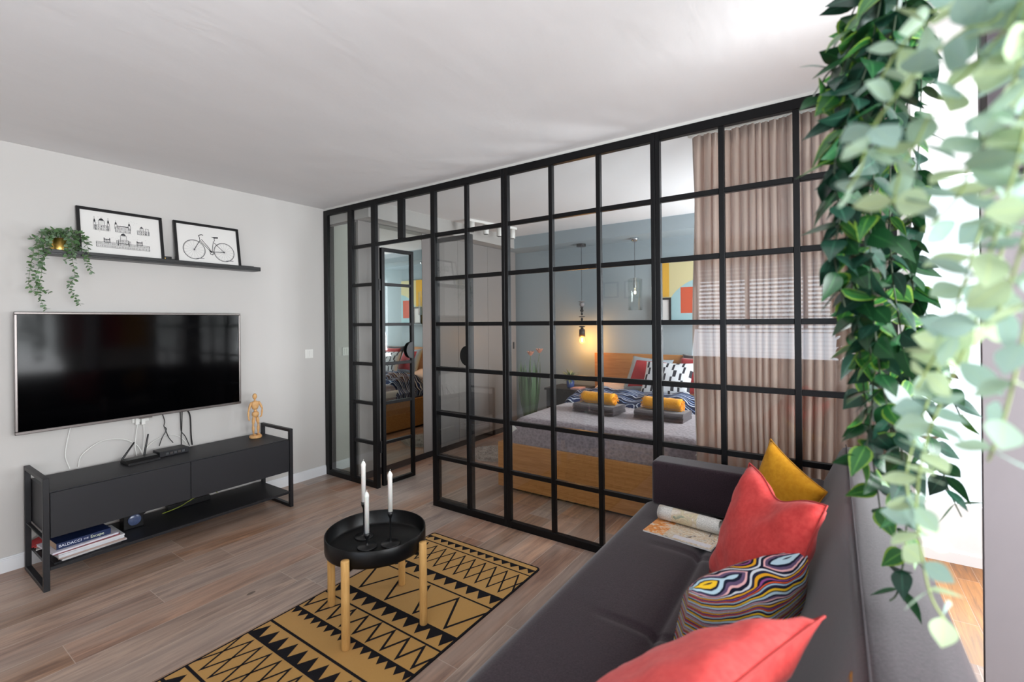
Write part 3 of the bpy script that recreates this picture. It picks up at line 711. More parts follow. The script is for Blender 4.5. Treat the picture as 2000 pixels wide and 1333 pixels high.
# ================================================================== RUG
RUGM, g = mat('mustard_rug_weave', 'b5853f', .95, 0, .1, Sheen_Weight=.2)
n_ = g.noise(g.coord(), 220, 2, .7); n2 = g.noise(g.coord(), 5, 3)
g.link(g.mix(n2, g.mix(n_, lin('a97f40'), lin('c09352')), lin('b28747')), g.b.inputs['Base Color']); g.bump(n_, .4, .002)
RUGB, g = mat('black_rug_weave', '1b1a1d', .95, 0, .1); n_ = g.noise(g.coord(), 220, 2, .7); g.link(g.mix(n_, lin('141316'), lin('252327')), g.b.inputs['Base Color']); g.bump(n_, .4, .002)
RX0, RX1, RY1, RY0 = 1.735, 2.572, -.345, -2.42
mb = MB()
def rrect(x0, y0, x1, y1, r, n=6):
    pts = []
    for cx, cy, a in ((x1 - r, y1 - r, 0), (x0 + r, y1 - r, pi / 2), (x0 + r, y0 + r, pi), (x1 - r, y0 + r, 3 * pi / 2)):
        for k in range(n + 1): pts.append((cx + r * cos(a + pi / 2 * k / n), cy + r * sin(a + pi / 2 * k / n)))
    return pts
mb.prism(rrect(RX0, RY0, RX1, RY1, .022), .0052, Matrix.Translation((0, 0, .0012)), 1)
mb.add([(x, y, .0068) for x, y in rrect(RX0 + .010, RY0 + .010, RX1 - .010, RY1 - .010, .016)], [tuple(range(28))], 0)
XA, XB = RX0 + .008, RX1 - .008
def rp(pts, z=.0074): mb.add([(min(max(x, XA), XB), y, z) for x, y in pts], [tuple(range(len(pts)))], 1)
def hline(y, t): rp([(XA, y - t / 2), (XB, y - t / 2), (XB, y + t / 2), (XA, y + t / 2)])
def teeth(yb, yt, x0, per, solid=.0):
    s_ = 1 if yt > yb else -1
    if solid: rp([(XA, min(yb, yb + s_ * solid)), (XB, min(yb, yb + s_ * solid)), (XB, max(yb, yb + s_ * solid)), (XA, max(yb, yb + s_ * solid))], .0072)
    x = x0 - per * 20
    while x < XB + per:
        l, r_ = x - per / 2, x + per / 2
        if x > XA and x < XB:
            tri = [(l, yb + s_ * solid * .9), (r_, yb + s_ * solid * .9), (x, yt)]
            if s_ < 0: tri = tri[::-1]
            rp(tri)
        x += per
def zig(ya, yb, x0, per, t):
    """zigzag: crest at (x0, ya), trough at (x0+per/2, yb)"""
    x = x0 - per * 20; pts = []
    while x < XB + per: pts += [(x, ya), (x + per / 2, yb)]; x += per
    for (xa, y1), (xb, y2) in zip(pts, pts[1:]):
        if xb <= XA or xa >= XB: continue
        f = lambda X: y1 + (y2 - y1) * (X - xa) / (xb - xa)
        x_1, x_2 = max(xa, XA), min(xb, XB)
        d = Vector((xb - xa, y2 - y1)); h = t / 2 * d.length / abs(d.x)
        rp([(x_1, f(x_1) - h), (x_2, f(x_2) - h), (x_2, f(x_2) + h), (x_1, f(x_1) + h)])
teeth(-.388, -.432, 1.816, .0605, .006)
hline(-.452, .009)
zig(-.478, -.668, 1.965, .0775 * 2, .0092); zig(-.478, -.668, 1.965 + .0775, .0775 * 2, .0092)
teeth(-.706, -.780, 2.532, .0768, .013)
hline(-.806, .010)
zig(-.830, -1.040, 1.965, .203, .0125)
teeth(-1.059, -1.146, 2.531, .0750, .022)
hline(-1.166, .010)
zig(-1.183, -1.298, 2.103, .0950, .0118)
teeth(-1.318, -1.370, 1.818, .0522, .012)
hline(-1.456, .0125)
teeth(-1.566, -1.476, 1.855, .0755, .016)
zig(-1.582, -1.787, 1.892, .152, .0092); zig(-1.582, -1.787, 1.968, .152, .0092)
hline(-1.812, .0125)
teeth(-1.905, -1.83, 1.80, .075, .014)
zig(-1.94, -2.12, 1.965, .203, .0125); hline(-2.15, .0125); teeth(-2.19, -2.26, 1.80, .075, .014); hline(-2.33, .01)
# gently wavy top edge of the rug: lift the geometry a little along waves
tag(mb.build('patterned_rug', [RUGM, RUGB]), 'mustard and black zigzag and triangle patterned runner rug on the floor', 'rug')

# ================================================================== TRAY TABLE
TC = Vector((2.122, -1.141, 0))
tt = thing('tray_table', (TC.x, TC.y, .007), 'round black tray table on four light wooden legs standing on the rug', 'table')
R_ = .236; zt = .420; zb_ = .340
P_ = [(0, zb_), (R_ - .012, zb_), (R_ - .002, zb_ + .004), (R_, zb_ + .014), (R_, zt - .002), (R_ - .002, zt), (R_ - .005, zt), (R_ - .006, zt - .003), (R_ - .007, zb_ + .018), (R_ - .016, zb_ + .008), (0, zb_ + .007)]
world_part(MB().lathe(P_, Matrix.Translation((TC.x, TC.y, 0)), 64), 'tray', flat('black_enamel', '080809', .34, 0, .3), tt)
feet = ((2.208, -1.374), (2.361, -1.075), (1.887, -1.222), (2.033, -.899))
for (x, y) in feet:
    d = Vector((x - TC.x, y - TC.y, 0)).normalized(); c = TC + d * (R_ + .0205)
    c = Vector((c.x, c.y, 0))
    lg_ = world_part(MB().lathe([(0, .0078), (.017, .0078), (.0182, .010), (.0182, .388), (.0175, .390), (0, .390)], Matrix.Translation(c), 20), 'leg', BIRCH, tt)
mb = MB()
for (x, y) in feet[:1] + feet[1:]:
    d = Vector((x - TC.x, y - TC.y, 0)).normalized(); mb.cyl(TC + d * .06 + Vector((0, 0, (zb_ - .0075))), TC + d * (R_ + .003) + Vector((0, 0, (zb_ - .0075))), .007, n=8)
world_part(mb, 'cross_support', BLKP, tt)
def candle_set(x, y, hgt, label, clabel, clen=.19, z0=.3655, lean=(0, 0)):
    t_ = thing('candle_holder', (x, y, z0), label, 'candle holder')
    MB().lathe([(0, 0), (.046, 0), (.047, .002), (.047, .004), (.044, .006), (.012, .008), (.006, .013), (.0045, .022), (.0045, hgt - .035), (.006, hgt - .03), (.012, hgt - .018), (.0135, hgt), (.0115, hgt), (.0115, hgt - .012), (0, hgt - .012)], n=28).build('stand', BLKP, t_)
    c_ = thing('candle', (x, y, z0 + hgt - .0115), clabel, 'candle', None)
    MB().lathe([(0, 0), (.0108, 0), (.0108, clen - .02), (.0118, clen - .016), (.0122, clen - .008), (.008, clen + .002), (.004, clen + .008), (0, clen + .009)], n=20).build('wax', CANDLE, c_)
    MB().tube([(0, 0, clen + .006), (.0006, 0, clen + .012), (.003, 0, clen + .018)], .0012, 6).build('wick', flat('white_wick', 'dcd8d0', .9), c_)
for (bx_, by_, pyb, pyt, l1, l2) in ((717, 1067, 1043, 965, 'shortest black candle holder, at the front of the tray', 'white candle in the shortest holder at the front'),
                                (763, 1061, 1001, 925, 'slim black candle holder at the right of the tray', 'white candle with curled wick in the right-hand holder'),
                                (711, 1047, 982, 905, 'tall black candle holder at the back of the tray, mostly hidden', 'white candle rising highest behind the front candle')):
    P = at_z(bx_, by_, .352); zb2_ = at_y(bx_, pyb, P.y).z; zt2_ = at_y(bx_, pyt, P.y).z
    candle_set(P.x, P.y, zb2_ - .3472 + .004, l1, l2, zt2_ - zb2_ + .008, .3472)

# ================================================================== SOFA
SX0, SXS, SY0, SY1, SZ = 3.115, 3.80, -2.28, -.085, .455
so = thing('sofa_bed', (3.6, -1.2, 0), 'dark plum-grey upholstered sofa bed with low backrest, in front of the glass partition', 'sofa')
def cushion_block(name, nx, ny, fx, rnd=.045, z0=.2, parent=so):
    """closed block, top surface from fx(u,v)->Vector, skirt down to z0"""
    mb = MB(); vs = []; uv = []
    for j in range(ny + 1):
        for i in range(nx + 1): vs.append(fx(i / nx, j / ny)); uv.append((i / nx, j / ny))
    fs = [(j * (nx + 1) + i, j * (nx + 1) + i + 1, (j + 1) * (nx + 1) + i + 1, (j + 1) * (nx + 1) + i) for j in range(ny) for i in range(nx)]
    mb.add(vs, fs, 0, True, uv)
    ring = [i for i in range(nx + 1)] + [(j * (nx + 1) + nx) for j in range(1, ny + 1)] + [ny * (nx + 1) + i for i in range(nx - 1, -1, -1)] + [j * (nx + 1) for j in range(ny - 1, 0, -1)]
    lo = [Vector((vs[k].x, vs[k].y, z0)) for k in ring]; top = [vs[k] for k in ring]; n = len(ring)
    mb.add(top + lo, [(i, n + i, n + (i + 1) % n, (i + 1) % n) for i in range(n)], 0, True)
    mb.add(lo, [tuple(range(n))[::-1]], 0)
    return world_part(mb, name, SOFAM, parent)
def sm(a, b, x): t = min(1, max(0, (x - a) / (b - a))); return t * t * (3 - 2 * t)
def groove(d, w): return math.exp(-(d / w) ** 2)
def seat_f(u, v):
    x = SX0 + (SXS + .12 - SX0) * u; y = SY1 + (SY0 - SY1) * v
    W_, L_ = SXS + .12 - SX0, SY1 - SY0; r = .05
    ex = min(x - SX0, 1); ey = min(SY1 - y, y - SY0)
    # rounded plan corners
    cr = .10
    if x < SX0 + cr and y > SY1 - cr:
        dx, dy = SX0 + cr - x, y - (SY1 - cr); q = max(dx, dy); L2 = sqrt(dx * dx + dy * dy)
        if L2 > 1e-6: x = SX0 + cr - dx * q / L2; y = SY1 - cr + dy * q / L2
    z = SZ
    for e_ in (ex, ey):
        if e_ < r: z -= r - sqrt(max(0, r * r - (r - e_) ** 2))
    gx = groove(x - 3.50, .012) * .018 + groove(x - 3.50, .05) * .008
    gy = sum(groove(y - c, .010) for c in (-.64, -1.2, -1.76)) * (.010 if x > 3.3 else .002)
    z -= gx + gy * sm(3.15, 3.5, x)
    z += .004 * sin(7 * x) * sin(5 * y + 1)
    if y > -.2 and x > 3.2: z = min(z, .452)
    return Vector((x, y, z))
cushion_block('seat', 44, 120, seat_f)
# backrest: extruded section, slightly irregular
sec = [(3.80, .40), (3.815, .46), (3.86, .56), (3.915, .67), (3.962, .77), (3.985, .825), (3.998, .845), (4.018, .852), (4.05, .850), (4.10, .846), (4.135, .838), (4.152, .815), (4.156, .78), (4.157, .60), (4.15, .32), (3.82, .32)]
mb = MB(); nyb = 60; vs = []
for j in range(nyb + 1):
    y = -.055 + (SY0 + .055) * j / nyb * 1.0
    e = min(1, min(j, nyb - j) / 1.5); 
    for k, (x, z) in enumerate(sec):
        cx_, cz_ = 3.99, .58
        sc = .965 + .035 * e
        wob = .004 * sin(6 * y + k) if 0 < k < 13 else 0
        vs.append(Vector((cx_ + (x - cx_) * sc + wob, y, cz_ + (z - cz_) * sc)))
ns_ = len(sec)
mb.add(vs, [(j * ns_ + k, j * ns_ + (k + 1) % ns_, (j + 1) * ns_ + (k + 1) % ns_, (j + 1) * ns_ + k) for j in range(nyb) for k in range(ns_)], 0, True)
mb.add(vs[:ns_], [tuple(range(ns_))[::-1]]); mb.add(vs[-ns_:], [tuple(range(ns_))])
br = world_part(mb, 'backrest', SOFAM, so)
SEAM = flat('dark_seam', '2a2428', .9)
wsub(MB().tube([(4.006, -.06 + (SY0 + .08) * k / 20, .8515) for k in range(21)], .0022, 5), 'seam_piping', SEAM, br, so)
arm = world_part(MB().box((3.168, -.2, .452), (3.93, -.055, .682)), 'armrest', SOFAM, so, bevel=.02, seg=4)
for p in arm.data.polygons: p.use_smooth = False
world_part(MB().box((3.16, SY0 + .03, .12), (4.10, SY1 - .03, .22)), 'base_frame', DGREY2, so)
for x_ in (3.22, 4.02):
    for y_ in (-.2, -1.2, -2.2): world_part(MB().cyl((x_, y_, 0), (x_, y_, .12), .018, .024), 'leg', BLKP, so)

# ------------------------------------------------------------------ cushions
def pillow(mb, corners, T=.12, n=22, matf=None, dent=None, pinch=.07, seed=1, wr=.006):
    """corners A,B,C,D (A top-left, B top-right, C bottom-right, D bottom-left): a stuffed pillow, closed mesh"""
    A, B, C, D = [Vector(c) for c in corners]
    nrm = ((B - A).cross(D - A)).normalized()
    r_ = random.Random(seed); ph = [r_.uniform(0, 6) for _ in range(6)]
    for side in (1, -1):
        vs = []; uv = []
        for j in range(n + 1):
            for i in range(n + 1):
                u, v = i / n, j / n; a, b = u * 2 - 1, v * 2 - 1
                # edges bow inwards between the corners
                uu = .5 + a * .5 * (1 - pinch * (1 - b * b)); vv = .5 + b * .5 * (1 - pinch * (1 - a * a))
                p = A * (1 - uu) * (1 - vv) + B * uu * (1 - vv) + C * uu * vv + D * (1 - uu) * vv
                k = max(0, (1 - a * a) * (1 - b * b)) ** .42
                h = T * .5 * k * (1 + .05 * sin(4 * a + ph[0]) * sin(3 * b + ph[1]))
                # soft creases running in from the corners
                h += wr * k ** .5 * (sin(9 * (a + b) + ph[2]) * .5 + sin(11 * (a - b) + ph[3]) * .4) * (abs(a) * abs(b)) ** .5
                if dent:
                    da, db, dw, dh = dent; q = math.exp(-((a - da) / dw) ** 2) * sm(db + 1.1, db - .2, b)
                    p = p + (D - A).normalized() * dh * q; h *= 1 - .45 * q
                vs.append(p + nrm * (h * -side)); uv.append((u, v))
        fs = []
        for j in range(n):
            for i in range(n):
                q = (j * (n + 1) + i, j * (n + 1) + i + 1, (j + 1) * (n + 1) + i + 1, (j + 1) * (n + 1) + i)
                f = q if side == -1 else q[::-1]
                mb.add([vs[k] for k in f], [(0, 1, 2, 3)], matf(i / n, j / n) if matf else 0, True, [uv[k] for k in f])
    return mb
def pillow_obj(name, corners, m, label, T=.12, piping=None, cat='pillow', **k):
    P = [Vector(c) for c in corners]; c = sum(P, Vector()) / 4; zmin = min(p.z for p in P)
    t_ = thing(name, (c.x, c.y, zmin), label, cat)
    mb = pillow(MB(), P, T, **k)
    ms = m if isinstance(m, list) else [m]
    o = world_part(mb, 'cover', ms, t_)
    bm = bmesh.new(); bm.from_mesh(o.data); bmesh.ops.remove_doubles(bm, verts=bm.verts, dist=1e-5); bm.to_mesh(o.data); bm.free()
    for p in o.data.polygons: p.use_smooth = True
    if piping:
        A, B, C, D = P; n = 24; pinch = k.get('pinch', .07); ring = []
        dent = k.get('dent')
        for a0, a1 in ((0, 1), (1, 2), (2, 3), (3, 4)):
            for q in range(n):
                t = -1 + 2 * q / n
                a, b = ((t, -1), (1, t), (-t, 1), (-1, -t))[a0]
                uu = .5 + a * .5 * (1 - pinch * (1 - b * b)); vv = .5 + b * .5 * (1 - pinch * (1 - a * a))
                p = A * (1 - uu) * (1 - vv) + B * uu * (1 - vv) + C * uu * vv + D * (1 - uu) * vv
                if dent:
                    da, db, dw, dh = dent; qq = math.exp(-((a - da) / dw) ** 2) * sm(db + 1.1, db - .2, b); p = p + (D - A).normalized() * dh * qq
                ring.append(p)
        ring.append(ring[0]); wsub(MB().tube(ring, .0028, 6, caps=False), 'seam', piping, o, t_)
    return t_
CSEAM = flat('coral_seam', 'a83836', .9); YSEAM = flat('mustard_seam', 'a5731a', .9)
pillow_obj('cushion', [(3.700, -.690, .880), (3.945, -1.030, .885), (3.815, -1.130, .485), (3.570, -.765, .468)], CORAL, 'coral red velvet cushion with a dented top, standing beside the open magazine', .15, CSEAM, dent=(0.05, -1, .42, .05), seed=4, wr=.016)
ya = at_y(1505, 858, -.27); yb2 = at_y(1616, 962, -.46)
dn = Vector((-.10, .03, -.26))
pillow_obj('cushion', [ya, yb2, yb2 + dn, ya + dn + Vector((0, 0, -.02))], YELV, 'mustard yellow cushion in the sofa corner behind the coral one', .12, YSEAM, seed=7, pinch=.09)
pillow_obj('cushion', [(3.655, -1.405, .735), (3.895, -1.030, .745), (3.850, -.985, .485), (3.600, -1.385, .475)], MARB, 'cushion with a colourful marbled swirl print leaning between the two coral cushions', .17, None, seed=9, pinch=.05)
pillow_obj('cushion', [(3.774, -2.019, .855), (3.945, -1.565, .850), (3.590, -1.445, .520), (3.420, -1.900, .520)], CORAL, 'coral red cushion nearest the viewer, in front of the marbled cushion', .15, CSEAM, seed=14, wr=.016)
pillow_obj('cushion', [(3.985, -2.03, .80), (3.985, -1.655, .815), (3.885, -1.70, .50), (3.87, -2.05, .50)], YELV, 'mustard yellow cushion of which only a corner peeks in at the bottom edge', .07, YSEAM, seed=21)

# ------------------------------------------------------------------ open magazine on the sofa
mg = thing('open_magazine', (3.32, -.38, .46), 'open magazine with half its pages rolled over, lying on the sofa seat', 'magazine')
MAGP, g = mat('magazine_photo_page', 'c8b8a0', .35)
c_ = g.coord('UV'); n_ = g.noise(c_, 5, 5, .65, 1.5)
pg = g.ramp(n_, [(0, '241c18'), (.36, '5a4030'), (.42, 'd8d2c6'), (.50, 'bfa27c'), (.56, 'e4ddd0'), (.66, '7a6a50'), (.75, 'cdc3b0')])
sx = g.new('ShaderNodeSeparateXYZ'); g.link(c_, sx.inputs[0])
org = g.ramp(g.noise(c_, 7, 4, .6, 2), [(0, '6a3c20'), (.42, 'cf7a2a'), (.5, 'e0a060'), (.6, 'd8d0c4'), (.8, 'c86428')])
g.link(g.mix(g.math('LESS_THAN', sx.outputs[0], .3), pg, org), g.b.inputs['Base Color'])
MAGR, g = mat('magazine_rolled_page', 'd4d2cc', .35); c_ = g.coord('UV'); sx = g.new('ShaderNodeSeparateXYZ'); g.link(c_, sx.inputs[0])
txt = g.ramp(g.noise(g.coord('UV', (60, 25, 1)), 2, 2), [(.45, 'd8d6d0'), (.6, 'a8a6a2')])
mid = g.ramp(g.noise(c_, 6, 4, .6, 1), [(.3, '6d8078'), (.42, 'cfc2a0'), (.5, 'b8a890'), (.62, 'd8d0c2'), (.75, '9a6a50')])
inm = g.math('MULTIPLY', g.math('GREATER_THAN', sx.outputs[0], .24), g.math('LESS_THAN', sx.outputs[0], .66))
g.link(g.mix(inm, txt, mid), g.b.inputs['Base Color'])
a0 = Vector((3.240, -.545, .4575)); e1 = Vector((.245, -.028, 0)); e1n = e1.normalized(); e2n = Vector((-e1n.y, e1n.x, 0))
Mm = frame_M(a0, e1n, e2n)
LL = .30; WW = .20
st_ = MB().box((0, 0, .0), (LL, WW, .006), M=Mm); world_part(st_, 'page_stack', PAPER, mg)
gm = MB(); gm.add([Mm @ Vector(v) for v in ((0, 0, .0068), (LL, 0, .0068), (LL, WW, .0068), (0, WW, .0068))], [(0, 1, 2, 3)], 0, False, [(0, 0), (1, 0), (1, .7), (0, .7)])
gm.add([Mm @ Vector(v) for v in ((.13, .012, .0072), (LL - .01, .012, .0072), (LL - .01, .045, .0072), (.13, .045, .0072))], [(0, 1, 2, 3)], 1)
world_part(gm, 'photo_page', [MAGP, flat('caption_strip', 'd0cdd2', .5, nz=.25, nscale=300)], mg)
vs = []; uv = []; nr = 26
for k in range(nr + 1):
    t = k / nr; ang = -pi * .45 + t * 2 * pi * 1.15; r_ = .034 - .006 * t
    yy = .165 + r_ * cos(ang) ; zz = .0405 + r_ * sin(ang)
    for i in range(9): vs.append(Mm @ Vector((.008 + (LL - .02) * i / 8, yy, zz))); uv.append((i / 8, t))
rm_ = MB(); rm_.add(vs, [(k * 9 + i, k * 9 + i + 1, (k + 1) * 9 + i + 1, (k + 1) * 9 + i) for k in range(nr) for i in range(8)], 0, True, uv)
world_part(rm_, 'rolled_pages', MAGR, mg, solid=.003)

# ================================================================== CURTAIN
CURT, g = mat('taupe_linen', 'd4c0b4', .9, 0, .1); c_ = g.coord(); n_ = g.noise(g.coord('Object', (400, 400, 60)), 2, 2)
g.link(g.mix(n_, lin('cbb5a9'), lin('e0ccc0')), g.b.inputs['Base Color']); g.b.inputs['Transmission Weight'].default_value = 0
trn = g.new('ShaderNodeBsdfTranslucent'); trn.inputs[0].default_value = lin('e4d2c8'); ms = g.new('ShaderNodeMixShader'); ms.inputs[0].default_value = .42
outn = [n for n in g.n if n.type == 'OUTPUT_MATERIAL'][0]; g.link(g.b.outputs[0], ms.inputs[1]); g.link(trn.outputs[0], ms.inputs[2]); g.link(ms.outputs[0], outn.inputs[0]); g.bump(n_, .2, .001)
cu = thing('curtain', (3.72, .14, 0), 'floor-length pleated taupe curtain hanging behind the glass partition', 'curtain')
r_ = random.Random(8); xs = []; x = 3.305
folds = []; 
while x < 4.165:
    wd = r_.uniform(.028, .06) if x > 3.36 else r_.uniform(.05, .06); folds.append((x, wd, r_.uniform(.55, 1.15))); x += wd
mb = MB(); vs = []; uv = []; cols_ = []
for (fx_, wd, am) in folds:
    for k in range(6): cols_.append((fx_ + wd * k / 6, k / 6 * 2 * pi, am))
nz = 26; nc = len(cols_)
for j in range(nz + 1):
    t = j / nz; z = .015 + (2.455 - .015) * t
    for i, (x, a, am) in enumerate(cols_):
        top = sm(.93, 1, t)
        amp = (.034 * am) * (1 - .55 * top) + .010 * sm(.5, 0, t) 
        y = .14 + amp * sin(a) + .006 * sin(3 * x * 10 + 4 * t) + (.008 * sin(a * 3.3 + j) * top)
        xx = x + .010 * sin(2.2 * t * pi + x * 9) * (1 - t) + .006 * cos(a) * am
        if i < 3: xx += .012 * sin(9 * t + i)
        vs.append(Vector((xx, y, z))); uv.append((x, t))
mb.add(vs, [(j * nc + i, j * nc + i + 1, (j + 1) * nc + i + 1, (j + 1) * nc + i) for j in range(nz) for i in range(nc - 1)], 0, True, uv)
world_part(mb, 'drape', CURT, cu, solid=.0025)
hm = MB().tube([vs[j * nc] for j in range(nz + 1)], .0035, 5); world_part(hm, 'hem_cord', flat('pale_hem', 'c4b8ae', .9), cu)
world_part(MB().box((3.29, .122, 2.46), (4.19, .158, 2.478)), 'curtain_rail', WPL, cu)
for o_ in [o for o in bpy.data.objects if o.name.startswith('drape')]: pass

# ================================================================== BED AND BEDROOM
bed = thing('bed', (2.45, 1.6, 0), 'double bed with oak veneer frame and tall oak headboard behind the glass', 'bed')
BX0, BX1, BY0, BY1 = 1.60, 3.34, .575, 2.64
world_part(MB().box((BX0, BY0, .03), (BX1, BY0 + .03, .40)), 'footboard', OAKBED, bed, bevel=.002, seg=1)
world_part(MB().box((BX0, BY0 + .0305, .03), (BX0 + .03, BY1 - .05, .40)), 'side_rail', OAKBED, bed, bevel=.002, seg=1)
world_part(MB().box((BX1 - .03, BY0 + .0305, .03), (BX1, BY1 - .05, .40)), 'side_rail', OAKBED, bed, bevel=.002, seg=1)
world_part(MB().box((BX0 - .02, BY1 - .0495, .0), (BX1 + .02, BY1, 1.035)), 'headboard', OAKBED, bed, bevel=.003, seg=1)
world_part(MB().box((BX0 + .04, BY0 + .045, .0), (BX1 - .04, BY1 - .06, .03)), 'plinth', BLKP, bed)
world_part(MB().box((BX0 + .06, BY0 + .07, .2), (BX1 - .06, BY1 - .07, .54)), 'mattress', WPL, bed, bevel=.03, seg=3)
SPREAD, g = mat('grey_mauve_quilt', '8b8288', .95, 0, .1, Sheen_Weight=.3); c_ = g.coord()
vo = g.new('ShaderNodeTexVoronoi'); vo.inputs['Scale'].default_value = 45; g.link(c_, vo.inputs['Vector'])
n_ = g.noise(c_, 8, 3); g.link(g.mix(vo.outputs['Distance'], lin('7a7178'), lin('9a9096')), g.b.inputs['Base Color']); g.bump(vo.outputs['Distance'], .6, .006)
def spread_f(u, v):
    x0, x1, y0, y1 = BX0 + .045, BX1 - .045, BY0 + .045, 2.2
    x = x0 + (x1 - x0) * u; y = y0 + (y1 - y0) * v; z = .605
    for e_, r in ((x - x0, .13), (x1 - x, .13), (y - y0, .09)):
        if e_ < r: z -= (r - sqrt(max(0, r * r - (r - e_) ** 2))) * (.22 / r)
    z += .006 * sin(5 * x + 2) * sin(4 * y)
    return Vector((x, y, z))
sp_ = thing('bedspread', (2.47, 1.2, .31), 'grey-mauve quilted bedspread covering the foot half of the bed', 'bedspread')
def cloth_block(parent, name, m, f, nx, ny, z0):
    mb = MB(); vs = [f(i / nx, j / ny) for j in range(ny + 1) for i in range(nx + 1)]
    uv = [(i / nx, j / ny) for j in range(ny + 1) for i in range(nx + 1)]
    mb.add(vs, [(j * (nx + 1) + i, j * (nx + 1) + i + 1, (j + 1) * (nx + 1) + i + 1, (j + 1) * (nx + 1) + i) for j in range(ny) for i in range(nx)], 0, True, uv)
    ring = list(range(nx + 1)) + [(j * (nx + 1) + nx) for j in range(1, ny + 1)] + [ny * (nx + 1) + i for i in range(nx - 1, -1, -1)] + [j * (nx + 1) for j in range(ny - 1, 0, -1)]
    lo = [Vector((vs[k].x, vs[k].y, min(z0, vs[k].z))) for k in ring]; n = len(ring)
    mb.add([vs[k] for k in ring] + lo, [(i, n + i, n + (i + 1) % n, (i + 1) % n) for i in range(n)], 0, True, [uv[k] for k in ring] * 2)
    return world_part(mb, name, m, parent)
cloth_block(sp_, 'quilt', SPREAD, spread_f, 50, 50, .33)
# folded-back patterned duvet
dv = thing('duvet', (2.47, 1.9, .61), 'navy and white wave-patterned duvet bunched across the bed in front of the pillows', 'duvet')
def duvet_f(u, v):
    x0, x1, y0, y1 = BX0 + .02, BX1 - .02, 1.56, 2.12
    x = x0 + (x1 - x0) * u; y = y0 + (y1 - y0) * v + .03 * sin(6 * x + 1)
    prof = sin(pi * min(1, v * 1.0)) ** .55
    ends = min(1, min(u, 1 - u) / .10) ** .6
    z = .60 + (.115 + .022 * sin(9 * x + 2) * sin(8 * y) + .014 * sin(23 * x) + .010 * sin(31 * y + 9 * x)) * prof * (.35 + .65 * ends)
    z -= .14 * (1 - sm(0, .09, min(u, 1 - u)))
    return Vector((x, y, z))
cloth_block(dv, 'cover', DUVET, duvet_f, 90, 30, .42)
# pillows on the bed
REDV = fabric('red_pillow_velvet', 'a01c24', 'b0262c', 60, .15); CHK, g = mat('checked_border_fabric', '7a9aa8', .9)
ck = g.new('ShaderNodeTexChecker'); ck.inputs['Scale'].default_value = 52; ck.inputs[1].default_value = lin('cdd4d8'); ck.inputs[2].default_value = lin('2e5060'); g.link(g.coord('UV'), ck.inputs[0]); g.link(ck.outputs[0], g.b.inputs['Base Color'])
PWHITE = fabric('white_pillow_cotton', 'cfd2d6', 'dadde0', 200, .1); PDASH = flat('black_dash_print', '1c1f2a', .9); PEACH = fabric('peach_cotton', 'd8b49c', 'e0c0aa', 200, .1)
DARKP = fabric('dark_pillow_cotton', '2a2226', '382e32', 200, .1)
def border(u, v): return 1 if (min(u, v, 1 - u, 1 - v) < .11) else 0
def dashes(u, v):
    c = int(u * 44); r = int(v * 44)
    col = c % 8
    seg = ((r + (c // 8) * 5) // 9) % 2
    return 1 if c > 1 and ((seg == 0 and col in (2, 3)) or (seg == 1 and col in (4, 5))) else 0
pillow_obj('pillow', [(2.11, 2.46, 1.025), (2.55, 2.49, .99), (2.50, 2.28, .66), (2.045, 2.25, .645)], [REDV, CHK], 'red pillow with checked blue-white border leaning on the headboard at left', .13, matf=border, n=30, seed=31)
pillow_obj('pillow', [(2.62, 2.49, 1.02), (3.02, 2.47, 1.03), (3.02, 2.28, .66), (2.62, 2.30, .65)], [REDV], 'plain red pillow tucked behind the right side of the dashed pillow', .12, seed=33)
pillow_obj('pillow', [(2.62, 2.575, 1.05), (3.06, 2.575, 1.05), (3.06, 2.44, .68), (2.62, 2.44, .68)], [DARKP], 'dark pillow standing rearmost against the headboard', .07, seed=34)
pillow_obj('pillow', [(2.335, 2.24, .985), (2.83, 2.26, .985), (2.80, 2.11, .655), (2.30, 2.08, .64)], [PWHITE, PDASH], 'white pillow with staggered black dashes in front on the bed', .15, matf=dashes, n=44, seed=35)
pillow_obj('pillow', [(1.72, 2.42, .70), (2.10, 2.42, .72), (2.10, 2.15, .64), (1.72, 2.15, .62)], [PEACH], 'flat peach pillow lying left of the red pillow', .09, seed=36)
